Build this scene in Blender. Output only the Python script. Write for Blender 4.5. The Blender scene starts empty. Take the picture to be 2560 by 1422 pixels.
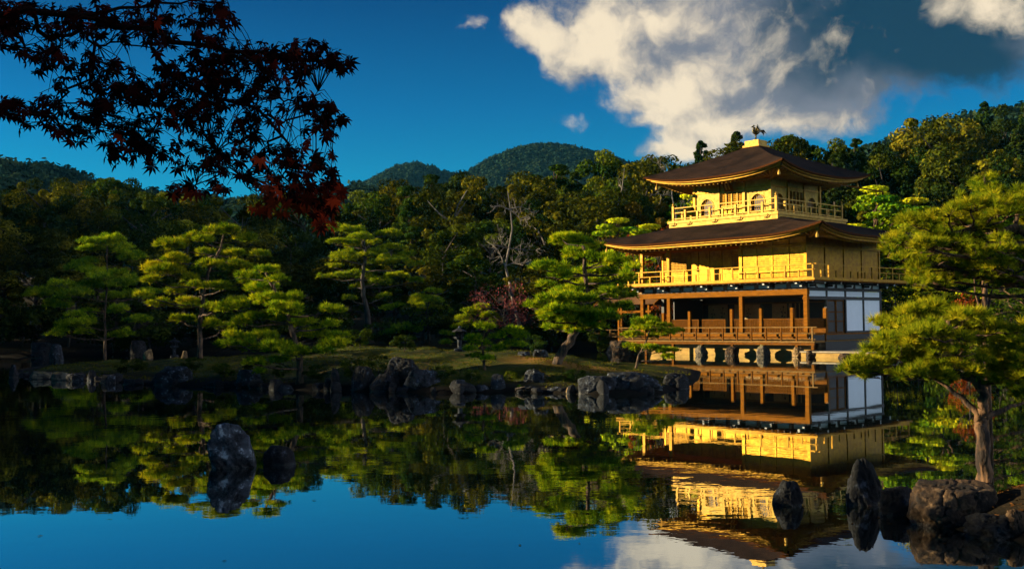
import bpy, math, random
import numpy as np
from mathutils import Vector, Matrix, noise

random.seed(7)
rng = np.random.default_rng(7)
R = math.radians
scene = bpy.context.scene
col = scene.collection

# ------------------------------------------------------------------ camera
FPX, PITCH, ROLL, CAMZ = 2605.77, R(2.10827), R(-0.55358), 2.0212
FW = np.array([0, math.cos(PITCH), math.sin(PITCH)])
UP0 = np.array([0, -math.sin(PITCH), math.cos(PITCH)])
R0 = np.array([1.0, 0, 0])
RT = math.cos(ROLL) * R0 + math.sin(ROLL) * UP0
UP = -math.sin(ROLL) * R0 + math.cos(ROLL) * UP0
CAM = np.array([0, 0, CAMZ])
cd = bpy.data.cameras.new('camera')
cam = bpy.data.objects.new('camera', cd)
col.objects.link(cam)
cd.sensor_width = 36.0
cd.lens = 36.0 * FPX / 2560
cd.clip_start = 0.05
cd.clip_end = 6000
cam.matrix_world = Matrix(((RT[0], UP[0], -FW[0], CAM[0]), (RT[1], UP[1], -FW[1], CAM[1]),
                           (RT[2], UP[2], -FW[2], CAM[2]), (0, 0, 0, 1)))
scene.camera = cam

# ------------------------------------------------------------------ sun, sky, exposure
SUN_AZ, SUN_EL = R(-88.5), R(12.5)          # azimuth clockwise from +Y
sv = Vector((math.sin(SUN_AZ) * math.cos(SUN_EL), math.cos(SUN_AZ) * math.cos(SUN_EL), math.sin(SUN_EL)))
sl = bpy.data.lights.new('sun', 'SUN')
sl.energy = 5.0
sl.angle = R(0.5)
sl.color = (1.0, 0.82, 0.50)
so = bpy.data.objects.new('sun', sl)
so.rotation_euler = sv.to_track_quat('Z', 'Y').to_euler()
so.location = (-60, 10, 60)
col.objects.link(so)
vs = scene.view_settings
vs.view_transform = 'Standard'
vs.look = 'None'
vs.exposure = 1.4
vs.gamma = 1.0
vs.use_curve_mapping = False
cy = scene.cycles
cy.max_bounces = 6
cy.diffuse_bounces = 2
cy.glossy_bounces = 3
cy.transmission_bounces = 3
cy.caustics_reflective = False
cy.caustics_refractive = False
cy.use_adaptive_sampling = True
cy.adaptive_threshold = 0.02
cy.use_denoising = True


def NN(nt, t, **kw):
    n = nt.nodes.new(t)
    for k, v in kw.items():
        if k.startswith('i_'):
            n.inputs[k[2:].replace('_', ' ')].default_value = v
        else:
            setattr(n, k, v)
    return n


def math_(nt, op, a, b=None, c=None, clamp=False):
    n = nt.nodes.new('ShaderNodeMath')
    n.operation = op
    n.use_clamp = clamp
    for i, x in enumerate((a, b, c)):
        if x is None:
            continue
        if isinstance(x, (int, float)):
            n.inputs[i].default_value = x
        else:
            nt.links.new(x, n.inputs[i])
    return n.outputs[0]


def mixc(nt, f, a, b, blend='MIX'):
    n = nt.nodes.new('ShaderNodeMix')
    n.data_type = 'RGBA'
    n.blend_type = blend
    for s, x in ((0, f), (6, a), (7, b)):
        if isinstance(x, (int, float)):
            n.inputs[s].default_value = x
        elif isinstance(x, tuple):
            n.inputs[s].default_value = (*x, 1) if len(x) == 3 else x
        else:
            nt.links.new(x, n.inputs[s])
    return n.outputs[2]


def smooth(nt, x, a, b):
    n = nt.nodes.new('ShaderNodeMapRange')
    n.interpolation_type = 'SMOOTHSTEP'
    nt.links.new(x, n.inputs[0])
    n.inputs[1].default_value = a
    n.inputs[2].default_value = b
    return n.outputs[0]


def px_dir(x, y):
    """direction (azimuth, elevation) seen at photograph pixel x, y"""
    d = FW + RT * (x - 1280) / FPX + UP * (711 - y) / FPX
    return math.atan2(d[0], d[1]), math.atan2(d[2], math.hypot(d[0], d[1]))


w = bpy.data.worlds.new('World')
scene.world = w
w.use_nodes = True
nt = w.node_tree
nt.nodes.clear()
out = NN(nt, 'ShaderNodeOutputWorld')
bg = NN(nt, 'ShaderNodeBackground')
nt.links.new(bg.outputs[0], out.inputs[0])
SKY_STRENGTH = 0.06
bg.inputs[1].default_value = SKY_STRENGTH
sky = NN(nt, 'ShaderNodeTexSky')
sky.sky_type = 'NISHITA'
sky.sun_disc = False
sky.sun_elevation = SUN_EL
sky.sun_rotation = SUN_AZ % (2 * math.pi)
sky.altitude = 100
sky.air_density = 1.0
sky.dust_density = 0.15
sky.ozone_density = 4.0
tc = NN(nt, 'ShaderNodeTexCoord')
sep = NN(nt, 'ShaderNodeSeparateXYZ')
nt.links.new(tc.outputs['Generated'], sep.inputs[0])
az = math_(nt, 'ARCTAN2', sep.outputs[0], sep.outputs[1])
el = math_(nt, 'ARCSINE', sep.outputs[2])
# sky tone: a deep polarised blue
skc = NN(nt, 'ShaderNodeGamma')
nt.links.new(sky.outputs[0], skc.inputs[0])
skc.inputs[1].default_value = 1.0
hs = NN(nt, 'ShaderNodeHueSaturation')
hs.inputs['Saturation'].default_value = 1.0
nt.links.new(skc.outputs[0], hs.inputs['Color'])
tone = mixc(nt, 1.0, hs.outputs[0], (0.010, 0.53, 0.75), 'MULTIPLY')
# darker towards the zenith (polariser)
elramp = NN(nt, 'ShaderNodeValToRGB')
elramp.color_ramp.elements[0].position = 0.08
elramp.color_ramp.elements[0].color = (1.5, 1.35, 1.12, 1)
elramp.color_ramp.elements[1].position = 0.36
elramp.color_ramp.elements[1].color = (0.16, 0.26, 0.42, 1)
e_ = elramp.color_ramp.elements.new(0.2)
e_.color = (0.60, 0.84, 0.90, 1)
nt.links.new(el, elramp.inputs[0])
tone = mixc(nt, 1.0, tone, elramp.outputs[0], 'MULTIPLY')

# clouds laid out by direction
comb = NN(nt, 'ShaderNodeCombineXYZ')
nt.links.new(az, comb.inputs[0])
nt.links.new(el, comb.inputs[1])


def nz(vec, scale, detail, rough=0.55, off=None, lac=2.0, dist=0.0):
    if off is not None:
        a = NN(nt, 'ShaderNodeVectorMath', operation='ADD')
        nt.links.new(vec, a.inputs[0])
        a.inputs[1].default_value = off
        vec = a.outputs[0]
    n = NN(nt, 'ShaderNodeTexNoise')
    n.noise_dimensions = '3D'
    nt.links.new(vec, n.inputs['Vector'])
    n.inputs['Scale'].default_value = scale
    n.inputs['Detail'].default_value = detail
    n.inputs['Roughness'].default_value = rough
    n.inputs['Lacunarity'].default_value = lac
    n.inputs['Distortion'].default_value = dist
    return n


# domain warp
wn = nz(comb.outputs[0], 9.0, 4.0, 0.55)
wv = NN(nt, 'ShaderNodeVectorMath', operation='SUBTRACT')
nt.links.new(wn.outputs['Color'], wv.inputs[0])
wv.inputs[1].default_value = (0.5, 0.5, 0.5)
wsc = NN(nt, 'ShaderNodeVectorMath', operation='SCALE')
nt.links.new(wv.outputs[0], wsc.inputs[0])
wsc.inputs[3].default_value = 0.075
wp = NN(nt, 'ShaderNodeVectorMath', operation='ADD')
nt.links.new(comb.outputs[0], wp.inputs[0])
nt.links.new(wsc.outputs[0], wp.inputs[1])


def blobs(lst, vec):
    acc = None
    for (x, y, rx, ry, wt) in lst:
        a, e = px_dir(x, y)
        s = NN(nt, 'ShaderNodeVectorMath', operation='SUBTRACT')
        nt.links.new(vec, s.inputs[0])
        s.inputs[1].default_value = (a, e, 0)
        m = NN(nt, 'ShaderNodeVectorMath', operation='MULTIPLY')
        nt.links.new(s.outputs[0], m.inputs[0])
        m.inputs[1].default_value = (FPX / rx, FPX / ry, 0)
        ln = NN(nt, 'ShaderNodeVectorMath', operation='LENGTH')
        nt.links.new(m.outputs[0], ln.inputs[0])
        v = math_(nt, 'MULTIPLY_ADD', ln.outputs['Value'], -wt, wt)
        acc = v if acc is None else math_(nt, 'SMOOTH_MAX', acc, v, 0.25)
    return acc


CL = [(1340, 70, 110, 80, 1.0), (1480, 110, 170, 130, 1.1), (1640, 60, 330, 170, 1.5), (1700, 230, 210, 110, 1.2),
      (1850, 170, 330, 200, 1.5), (2080, 110, 420, 190, 1.6), (2380, 90, 330, 150, 1.3), (1800, 290, 210, 80, 1.1),
      (1720, 350, 170, 60, 1.0), (1610, 300, 90, 38, .75), (2000, 290, 240, 80, 1.0), (2500, -40, 160, 130, 1.0),
      (1900, -200, 700, 260, 1.5), (1190, 90, 45, 28, .22), (1428, 290, 44, 15, .24), (1650, 380, 110, 40, .8)]
LIT = [(1330, 80, 130, 90, 1.0), (1500, 100, 210, 150, 1.1), (1640, 40, 170, 90, .9), (1680, 240, 220, 110, 1.1),
       (1790, 190, 130, 90, .9), (1800, 310, 240, 90, 1.1), (1700, 370, 200, 70, 1.1), (1610, 300, 120, 60, 1.),
       (2450, 10, 120, 60, .8), (1960, 190, 80, 60, .5), (1900, 120, 140, 90, .3), (1190, 90, 50, 40, 1.0), (1428, 290, 50, 30, 1.), (1960, 325, 170, 45, .6)]
DARK = [(2300, 60, 420, 210, 1.3), (2150, 120, 260, 170, 1.0), (2450, 160, 260, 120, 1.0), (2000, 20, 200, 90, .6)]
GREY = [(1720, 95, 150, 60, .32), (1870, 225, 150, 75, .35), (2000, 255, 150, 65, .5), (1560, 30, 60, 30, .3)]
dens0 = blobs(CL, wp.outputs[0])
n1 = nz(wp.outputs[0], 22.0, 9.0, 0.6)
n2 = nz(comb.outputs[0], 60.0, 6.0, 0.6)
dens = math_(nt, 'MULTIPLY_ADD', math_(nt, 'SUBTRACT', n1.outputs[0], 0.5), 1.05, dens0)
dens = math_(nt, 'MULTIPLY_ADD', math_(nt, 'SUBTRACT', n2.outputs[0], 0.5), 0.55, dens)
alpha = smooth(nt, dens, 0.0, 0.55)
# relief: compare the billow field with itself a little nearer the sun
n1b = nz(wp.outputs[0], 22.0, 9.0, 0.6, off=(-0.016, 0.010, 0))
relief = math_(nt, 'SUBTRACT', n1.outputs[0], n1b.outputs[0])
n3 = nz(wp.outputs[0], 11.0, 5.0, 0.55, off=(3.1, 1.7, 0.4))
litf = blobs(LIT, wp.outputs[0])
greyf = blobs(GREY, wp.outputs[0])
litf = math_(nt, 'MULTIPLY_ADD', math_(nt, 'MAXIMUM', greyf, 0.0), -0.8, litf)
darkf = blobs(DARK, wp.outputs[0])
darkf = math_(nt, 'MULTIPLY_ADD', math_(nt, 'SUBTRACT', n3.outputs[0], 0.5), -0.9, darkf)
litf = math_(nt, 'MULTIPLY_ADD', math_(nt, 'SUBTRACT', n3.outputs[0], 0.5), 0.75, litf)
litf = math_(nt, 'MULTIPLY_ADD', relief, 1.7, litf)
litf = math_(nt, 'MULTIPLY_ADD', math_(nt, 'SUBTRACT', n2.outputs[0], 0.5), 0.22, litf)
lit = smooth(nt, litf, -0.15, 0.95)
K_ = 1.0 / SKY_STRENGTH
CLOUD_DARK = tuple(c * K_ for c in (0.003, 0.015, 0.032))
CLOUD_MID = tuple(c * K_ for c in (0.075, 0.080, 0.098))
CLOUD_LIT = tuple(c * K_ for c in (0.36, 0.30, 0.215))
cr = NN(nt, 'ShaderNodeValToRGB')
cr.color_ramp.elements[0].color = (0, 0, 0, 1)
c_a = mixc(nt, smooth(nt, darkf, -0.05, 0.75), CLOUD_MID, CLOUD_DARK)
c_b = mixc(nt, lit, c_a, CLOUD_LIT)
fin = mixc(nt, alpha, tone, c_b)
# unseen bright cloud bank, added in the eastern sky to light shaded walls
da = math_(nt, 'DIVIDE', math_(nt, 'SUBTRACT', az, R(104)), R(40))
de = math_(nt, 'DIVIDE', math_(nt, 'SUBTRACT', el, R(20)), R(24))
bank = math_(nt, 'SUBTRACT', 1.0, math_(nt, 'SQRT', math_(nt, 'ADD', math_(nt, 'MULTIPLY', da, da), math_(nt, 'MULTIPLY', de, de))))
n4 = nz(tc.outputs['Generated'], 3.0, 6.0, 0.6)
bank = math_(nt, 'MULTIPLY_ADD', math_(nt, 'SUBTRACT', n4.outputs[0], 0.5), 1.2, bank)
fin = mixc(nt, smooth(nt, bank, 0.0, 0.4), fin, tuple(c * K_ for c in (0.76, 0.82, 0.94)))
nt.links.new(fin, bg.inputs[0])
w.cycles.sampling_method = 'MANUAL'
w.cycles.sample_map_resolution = 512


# ------------------------------------------------------------------ helpers
def P(x, y, Y):
    """world point at ground distance Y in the direction of photograph pixel x, y"""
    d = FW + RT * (x - 1280) / FPX + UP * (711 - y) / FPX
    return CAM + d * (Y / d[1])


def link(o, parent=None):
    col.objects.link(o)
    if parent is not None:
        o.parent = parent
    return o


def tag(o, label=None, cat=None, group=None, kind=None):
    if label:
        o['label'] = label
    if cat:
        o['category'] = cat
    if group:
        o['group'] = group
    if kind:
        o['kind'] = kind
    return o


def empty(name, loc=(0, 0, 0), rz=0.0):
    o = bpy.data.objects.new(name, None)
    o.location = loc
    o.rotation_euler = (0, 0, rz)
    o.empty_display_size = 0.3
    return link(o)


def children(o):
    return [c for c in col.objects if c.parent == o]


def raw_mesh(name, V, faces, mat=None, parent=None, tint=None, smooth_=False):
    """faces: list of int arrays (n,k)"""
    V = np.asarray(V, np.float32)
    me = bpy.data.meshes.new(name)
    me.vertices.add(len(V))
    me.vertices.foreach_set('co', V.ravel())
    idx = np.concatenate([np.asarray(f, np.int32).ravel() for f in faces])
    tot = np.concatenate([np.full(len(f), np.asarray(f).shape[1], np.int32) for f in faces])
    start = np.concatenate([[0], np.cumsum(tot)[:-1]]).astype(np.int32)
    me.loops.add(len(idx))
    me.loops.foreach_set('vertex_index', idx)
    me.polygons.add(len(tot))
    me.polygons.foreach_set('loop_start', start)
    me.polygons.foreach_set('loop_total', tot)
    if smooth_:
        me.polygons.foreach_set('use_smooth', np.ones(len(tot), bool))
    me.update(calc_edges=True)
    me.validate()
    if tint is not None:
        at = me.attributes.new('tint', 'FLOAT', 'FACE')
        at.data.foreach_set('value', np.asarray(tint, np.float32))
    if mat:
        me.materials.append(mat)
    o = bpy.data.objects.new(name, me)
    return link(o, parent)


class MB:
    """collects polygons of one mesh"""

    def __init__(self):
        self.v, self.f, self.n = [], [], 0

    def poly(self, vs, fs):
        self.v.extend([tuple(map(float, p)) for p in vs])
        self.f.extend([tuple(i + self.n for i in f) for f in fs])
        self.n += len(vs)
        return self

    def box(self, a0, a1, b0, b1, c0, c1):
        self.poly([(a0, b0, c0), (a1, b0, c0), (a1, b1, c0), (a0, b1, c0), (a0, b0, c1), (a1, b0, c1), (a1, b1, c1), (a0, b1, c1)],
                  [(0, 3, 2, 1), (4, 5, 6, 7), (0, 1, 5, 4), (1, 2, 6, 5), (2, 3, 7, 6), (3, 0, 4, 7)])
        return self

    def beam(self, p, q, w_, h_):
        p, q = Vector(p), Vector(q)
        d = (q - p).normalized()
        s = d.cross(Vector((0, 0, 1)))
        if s.length < 1e-4:
            s = Vector((1, 0, 0))
        s.normalize()
        t = s.cross(d)
        s, t = s * w_ / 2, t * h_ / 2
        self.poly([p - s - t, p + s - t, p + s + t, p - s + t, q - s - t, q + s - t, q + s + t, q - s + t],
                  [(0, 3, 2, 1), (4, 5, 6, 7), (0, 1, 5, 4), (1, 2, 6, 5), (2, 3, 7, 6), (3, 0, 4, 7)])
        return self

    def tube(self, pts, rad, n=7):
        pts = [Vector(p) for p in pts]
        m = len(pts)
        vs = []
        ref = Vector((0.13, 0.31, 0.94))
        for i, p in enumerate(pts):
            d = (pts[min(i + 1, m - 1)] - pts[max(i - 1, 0)]).normalized()
            a = d.cross(ref)
            if a.length < 0.05:
                a = d.cross(Vector((1, 0, 0)))
            a.normalize()
            b = d.cross(a)
            r = rad[i] if hasattr(rad, '__len__') else rad
            for k in range(n):
                t = 2 * math.pi * k / n
                vs.append(p + a * r * math.cos(t) + b * r * math.sin(t))
        fs = [(i * n + k, i * n + (k + 1) % n, (i + 1) * n + (k + 1) % n, (i + 1) * n + k) for i in range(m - 1) for k in range(n)]
        fs += [tuple(range(n - 1, -1, -1)), tuple(range((m - 1) * n, m * n))]
        return self.poly(vs, fs)

    def lathe(self, c, prof, n=12):
        vs = [(c[0] + r * math.cos(2 * math.pi * k / n), c[1] + r * math.sin(2 * math.pi * k / n), c[2] + z) for r, z in prof for k in range(n)]
        m = len(prof)
        fs = [(i * n + k, i * n + (k + 1) % n, (i + 1) * n + (k + 1) % n, (i + 1) * n + k) for i in range(m - 1) for k in range(n)]
        fs += [tuple(range(n - 1, -1, -1)), tuple(range((m - 1) * n, m * n))]
        return self.poly(vs, fs)

    def build(self, name, mat, parent=None, smooth_=False, flip=False):
        me = bpy.data.meshes.new(name)
        vs = [(-x, y, z) for x, y, z in self.v] if flip else self.v
        fs = [tuple(reversed(f)) for f in self.f] if flip else self.f
        me.from_pydata(vs, [], fs)
        if smooth_:
            me.polygons.foreach_set('use_smooth', np.ones(len(fs), bool))
        me.update()
        me.materials.append(mat)
        return link(bpy.data.objects.new(name, me), parent)


# ------------------------------------------------------------------ materials
MATS = {}


def mat_new(name):
    m = bpy.data.materials.new(name)
    m.use_nodes = True
    n = m.node_tree
    n.nodes.clear()
    o = NN(n, 'ShaderNodeOutputMaterial')
    MATS[name] = m
    return m, n, o


def pbr(name, base, rough=0.6, metal=0.0, spec=0.4, var=0.25, scale=3.0, stretch=(1, 1, 1), bump=0.0, bscale=20.0, col2=None, detail=5.0, mid=(0.35, 0.7)):
    """principled surface whose colour wanders between base and col2 with a noise"""
    m, n, o = mat_new(name)
    b = NN(n, 'ShaderNodeBsdfPrincipled')
    n.links.new(b.outputs[0], o.inputs[0])
    t = NN(n, 'ShaderNodeTexCoord')
    mp = NN(n, 'ShaderNodeMapping')
    mp.inputs['Scale'].default_value = stretch
    n.links.new(t.outputs['Object'], mp.inputs[0])
    nn = NN(n, 'ShaderNodeTexNoise')
    n.links.new(mp.outputs[0], nn.inputs['Vector'])
    nn.inputs['Scale'].default_value = scale
    nn.inputs['Detail'].default_value = detail
    nn.inputs['Roughness'].default_value = 0.6
    f = smooth(n, nn.outputs[0], *mid)
    c2 = col2 or tuple(c * (1 - var) for c in base)
    c = mixc(n, f, c2, base)
    n.links.new(c, b.inputs['Base Color'])
    b.inputs['Roughness'].default_value = rough
    b.inputs['Metallic'].default_value = metal
    b.inputs['Specular IOR Level'].default_value = spec
    if bump:
        n2_ = NN(n, 'ShaderNodeTexNoise')
        n.links.new(mp.outputs[0], n2_.inputs['Vector'])
        n2_.inputs['Scale'].default_value = bscale
        n2_.inputs['Detail'].default_value = 6
        bp = NN(n, 'ShaderNodeBump')
        bp.inputs['Strength'].default_value = bump
        bp.inputs['Distance'].default_value = 0.05
        n.links.new(n2_.outputs[0], bp.inputs['Height'])
        n.links.new(bp.outputs[0], b.inputs['Normal'])
    return m


def leafmat(name, stops, trans=0.3, hue_var=0.06, val_var=0.5, gloss=0.0):
    m, n, o = mat_new(name)
    at = NN(n, 'ShaderNodeAttribute')
    at.attribute_name = 'tint'
    rp = NN(n, 'ShaderNodeValToRGB')
    e = rp.color_ramp.elements
    e[0].position, e[0].color = 0.0, (*stops[0], 1)
    e[1].position, e[1].color = 1.0, (*stops[-1], 1)
    for i, s in enumerate(stops[1:-1]):
        k = e.new((i + 1) / (len(stops) - 1))
        k.color = (*s, 1)
    n.links.new(at.outputs['Fac'], rp.inputs[0])
    oi = NN(n, 'ShaderNodeObjectInfo')
    h = NN(n, 'ShaderNodeHueSaturation')
    n.links.new(rp.outputs[0], h.inputs['Color'])
    n.links.new(math_(n, 'MULTIPLY_ADD', oi.outputs['Random'], hue_var, 0.5 - hue_var / 2), h.inputs['Hue'])
    r2 = math_(n, 'FRACT', math_(n, 'MULTIPLY', oi.outputs['Random'], 7.31))
    n.links.new(math_(n, 'MULTIPLY_ADD', r2, val_var, 1 - val_var / 2), h.inputs['Value'])
    d = NN(n, 'ShaderNodeBsdfDiffuse')
    t = NN(n, 'ShaderNodeBsdfTranslucent')
    n.links.new(h.outputs[0], d.inputs[0])
    n.links.new(h.outputs[0], t.inputs[0])
    mx = NN(n, 'ShaderNodeMixShader')
    mx.inputs[0].default_value = trans
    n.links.new(d.outputs[0], mx.inputs[1])
    n.links.new(t.outputs[0], mx.inputs[2])
    last = mx.outputs[0]
    if gloss:
        g = NN(n, 'ShaderNodeBsdfGlossy')
        g.inputs['Roughness'].default_value = 0.45
        m2 = NN(n, 'ShaderNodeMixShader')
        m2.inputs[0].default_value = gloss
        n.links.new(last, m2.inputs[1])
        n.links.new(g.outputs[0], m2.inputs[2])
        last = m2.outputs[0]
    n.links.new(last, o.inputs[0])
    return m


def gold(name, base, plank=None, rough=0.42, metal=0.45, axis='z'):
    """gold leaf over boards: uneven leaf squares, fine horizontal joints when plank is given"""
    m, n, o = mat_new(name)
    b = NN(n, 'ShaderNodeBsdfPrincipled')
    n.links.new(b.outputs[0], o.inputs[0])
    t = NN(n, 'ShaderNodeTexCoord')
    nn = NN(n, 'ShaderNodeTexNoise')
    n.links.new(t.outputs['Object'], nn.inputs['Vector'])
    nn.inputs['Scale'].default_value = 2.2
    nn.inputs['Detail'].default_value = 6
    vo = NN(n, 'ShaderNodeTexVoronoi')
    n.links.new(t.outputs['Object'], vo.inputs['Vector'])
    vo.distance = 'CHEBYCHEV'
    vo.inputs['Scale'].default_value = 7.0
    vo.inputs['Randomness'].default_value = 0.25
    sx = NN(n, 'ShaderNodeSeparateColor')
    n.links.new(vo.outputs['Color'], sx.inputs[0])
    f = math_(n, 'ADD', smooth(n, nn.outputs[0], 0.3, 0.7), math_(n, 'MULTIPLY', math_(n, 'SUBTRACT', sx.outputs[0], 0.45), 0.9), clamp=True)
    c = mixc(n, f, tuple(x * k for x, k in zip(base, (0.66, 0.58, 0.45))), base)
    if plank:
        sp = NN(n, 'ShaderNodeSeparateXYZ')
        n.links.new(t.outputs['Object'], sp.inputs[0])
        fr = math_(n, 'FRACT', math_(n, 'DIVIDE', sp.outputs[2], plank))
        gr = math_(n, 'LESS_THAN', fr, 0.13)
        c = mixc(n, gr, c, tuple(x * 0.42 for x in base))
        bp = NN(n, 'ShaderNodeBump')
        bp.inputs['Strength'].default_value = 0.6
        bp.inputs['Distance'].default_value = 0.01
        n.links.new(smooth(n, fr, 0.0, 0.3), bp.inputs['Height'])
        n.links.new(bp.outputs[0], b.inputs['Normal'])
    n.links.new(c, b.inputs['Base Color'])
    n.links.new(math_(n, 'MULTIPLY_ADD', nn.outputs[0], 0.3, rough - 0.15), b.inputs['Roughness'])
    b.inputs['Metallic'].default_value = metal
    b.inputs['Specular IOR Level'].default_value = 0.12
    return m


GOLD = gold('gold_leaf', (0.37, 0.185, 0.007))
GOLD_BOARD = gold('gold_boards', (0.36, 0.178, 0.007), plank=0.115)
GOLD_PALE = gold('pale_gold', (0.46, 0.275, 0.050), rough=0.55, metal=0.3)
GOLD_RAIL = gold('gold_rail', (0.42, 0.22, 0.016), rough=0.55, metal=0.3)
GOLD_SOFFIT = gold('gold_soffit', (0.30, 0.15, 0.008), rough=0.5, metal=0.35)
ORANGE = pbr('orange_wood', (0.24, 0.088, 0.009), 0.75, spec=0.02, var=0.35, scale=2.5, stretch=(1, 1, 6), bump=0.15, bscale=14)
BROWN = pbr('brown_wood', (0.16, 0.060, 0.010), 0.75, spec=0.02, var=0.4, scale=3, stretch=(1, 1, 5), bump=0.2, bscale=14)
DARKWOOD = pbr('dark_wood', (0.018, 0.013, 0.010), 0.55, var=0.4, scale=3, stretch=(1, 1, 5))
GREYWOOD = pbr('weathered_wood', (0.24, 0.135, 0.045), 0.8, spec=0.04, var=0.45, scale=4, stretch=(1, 5, 5), bump=0.2, bscale=18)
WHITE = pbr('white_plaster', (0.76, 0.82, 0.88), 0.75, var=0.05, scale=2)
CAPWHITE = pbr('white_caps', (0.80, 0.78, 0.74), 0.7, var=0.1, scale=5)
TANPANEL = pbr('gilded_inner_panel', (0.40, 0.27, 0.09), 0.6, var=0.3, scale=2.5)
BRONZE = pbr('bronze', (0.10, 0.075, 0.03), 0.4, metal=0.8, var=0.4, scale=8)
INK = pbr('ink_flower', (0.03, 0.03, 0.02), 0.8)


def bark_roof(name, base, col2, edge=False):
    """thin layers of cypress bark: fine courses following the height, streaks down the slope"""
    m, n, o = mat_new(name)
    b = NN(n, 'ShaderNodeBsdfPrincipled')
    n.links.new(b.outputs[0], o.inputs[0])
    t = NN(n, 'ShaderNodeTexCoord')
    mp = NN(n, 'ShaderNodeMapping')
    mp.inputs['Scale'].default_value = (1.2, 1.2, 16)
    n.links.new(t.outputs['Object'], mp.inputs[0])
    nn = NN(n, 'ShaderNodeTexNoise')
    n.links.new(mp.outputs[0], nn.inputs['Vector'])
    nn.inputs['Scale'].default_value = 2.4
    nn.inputs['Detail'].default_value = 8
    nn.inputs['Roughness'].default_value = 0.7
    n3_ = NN(n, 'ShaderNodeTexNoise')
    n.links.new(t.outputs['Object'], n3_.inputs['Vector'])
    n3_.inputs['Scale'].default_value = 0.7
    n3_.inputs['Detail'].default_value = 5
    f = math_(n, 'MULTIPLY', smooth(n, nn.outputs[0], 0.3, 0.72), smooth(n, n3_.outputs[0], 0.2, 0.7))
    c = mixc(n, f, col2, base)
    n.links.new(c, b.inputs['Base Color'])
    b.inputs['Roughness'].default_value = 0.8
    b.inputs['Specular IOR Level'].default_value = 0.06
    bp = NN(n, 'ShaderNodeBump')
    bp.inputs['Strength'].default_value = 0.9
    bp.inputs['Distance'].default_value = 0.05
    n.links.new(nn.outputs[0], bp.inputs['Height'])
    n.links.new(bp.outputs[0], b.inputs['Normal'])
    return m


ROOF = bark_roof('bark_shingles', (0.062, 0.034, 0.022), (0.008, 0.005, 0.0045))
ROOF_EDGE = pbr('shingle_edge', (0.080, 0.026, 0.007), 0.85, spec=0.02, var=0.5, scale=6, stretch=(1, 1, 12), bump=0.3, bscale=10)


TWIG = pbr('maple_twig', (0.016, 0.007, 0.006), 0.9, spec=0.02)


def stone(name, base, dark, lichen=None, rough=0.85, scale=1.0, moss=None, specks=True):
    m, n, o = mat_new(name)
    b = NN(n, 'ShaderNodeBsdfPrincipled')
    n.links.new(b.outputs[0], o.inputs[0])
    t = NN(n, 'ShaderNodeTexCoord')
    g = NN(n, 'ShaderNodeNewGeometry')
    oi = NN(n, 'ShaderNodeObjectInfo')
    ad = NN(n, 'ShaderNodeVectorMath', operation='ADD')
    n.links.new(t.outputs['Object'], ad.inputs[0])
    cx = NN(n, 'ShaderNodeCombineXYZ')
    n.links.new(math_(n, 'MULTIPLY', oi.outputs['Random'], 37.0), cx.inputs[0])
    n.links.new(cx.outputs[0], ad.inputs[1])

    def no(s, d, r=0.65):
        q = NN(n, 'ShaderNodeTexNoise')
        n.links.new(ad.outputs[0], q.inputs['Vector'])
        q.inputs['Scale'].default_value = s * scale
        q.inputs['Detail'].default_value = d
        q.inputs['Roughness'].default_value = r
        return q.outputs[0]
    a = no(3.5, 8)
    c = mixc(n, smooth(n, a, 0.38, 0.66), dark, base)
    if lichen:
        c = mixc(n, smooth(n, no(7.0, 8, 0.7), 0.55, 0.68), c, lichen)
    if moss:
        sp = NN(n, 'ShaderNodeSeparateXYZ')
        n.links.new(g.outputs['Normal'], sp.inputs[0])
        k = math_(n, 'MULTIPLY', smooth(n, sp.outputs[2], 0.35, 0.8), smooth(n, no(2.2, 5), 0.4, 0.6))
        c = mixc(n, k, c, moss)
    # wet band just above the water
    sz = NN(n, 'ShaderNodeSeparateXYZ')
    n.links.new(t.outputs['Object'], sz.inputs[0])
    wet = smooth(n, math_(n, 'MULTIPLY_ADD', no(5.0, 3), 0.05, sz.outputs[2]), 0.035, 0.085)
    c = mixc(n, wet, mixc(n, 1.0, c, (0.25, 0.25, 0.25), 'MULTIPLY'), c)
    n.links.new(c, b.inputs['Base Color'])
    n.links.new(math_(n, 'MULTIPLY_ADD', wet, rough - 0.35, 0.35), b.inputs['Roughness'])
    b.inputs['Specular IOR Level'].default_value = 0.35
    bp = NN(n, 'ShaderNodeBump')
    bp.inputs['Strength'].default_value = 0.8
    bp.inputs['Distance'].default_value = 0.06
    n.links.new(no(9.0, 10, 0.7), bp.inputs['Height'])
    n.links.new(bp.outputs[0], b.inputs['Normal'])
    return m


ST_GREY = stone('blue_grey_stone', (0.030, 0.036, 0.048), (0.004, 0.005, 0.007), (0.17, 0.20, 0.25))
ST_STREAK = stone('streaked_grey_stone', (0.075, 0.09, 0.115), (0.006, 0.007, 0.010), (0.36, 0.40, 0.45))
ST_DARK = stone('dark_wet_stone', (0.008, 0.009, 0.012), (0.002, 0.002, 0.003), (0.065, 0.075, 0.10))
ST_BROWN = stone('brown_stone', (0.085, 0.046, 0.020), (0.008, 0.005, 0.004), (0.20, 0.125, 0.065))
ST_PALE = stone('pale_stone', (0.40, 0.25, 0.10), (0.12, 0.07, 0.03), (0.48, 0.36, 0.2))
ST_MOSSY = stone('mossy_stone', (0.20, 0.16, 0.11), (0.05, 0.042, 0.034), None, moss=(0.14, 0.11, 0.015))
ST_WALL = pbr('embankment_stone', (0.42, 0.25, 0.06), 0.85, var=0.4, scale=1.6, stretch=(1, 1, 2.5), bump=0.4, bscale=9)
ST_CAP = pbr('embankment_cap', (0.48, 0.36, 0.2), 0.85, var=0.3, scale=1.5, bump=0.3, bscale=9)
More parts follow.
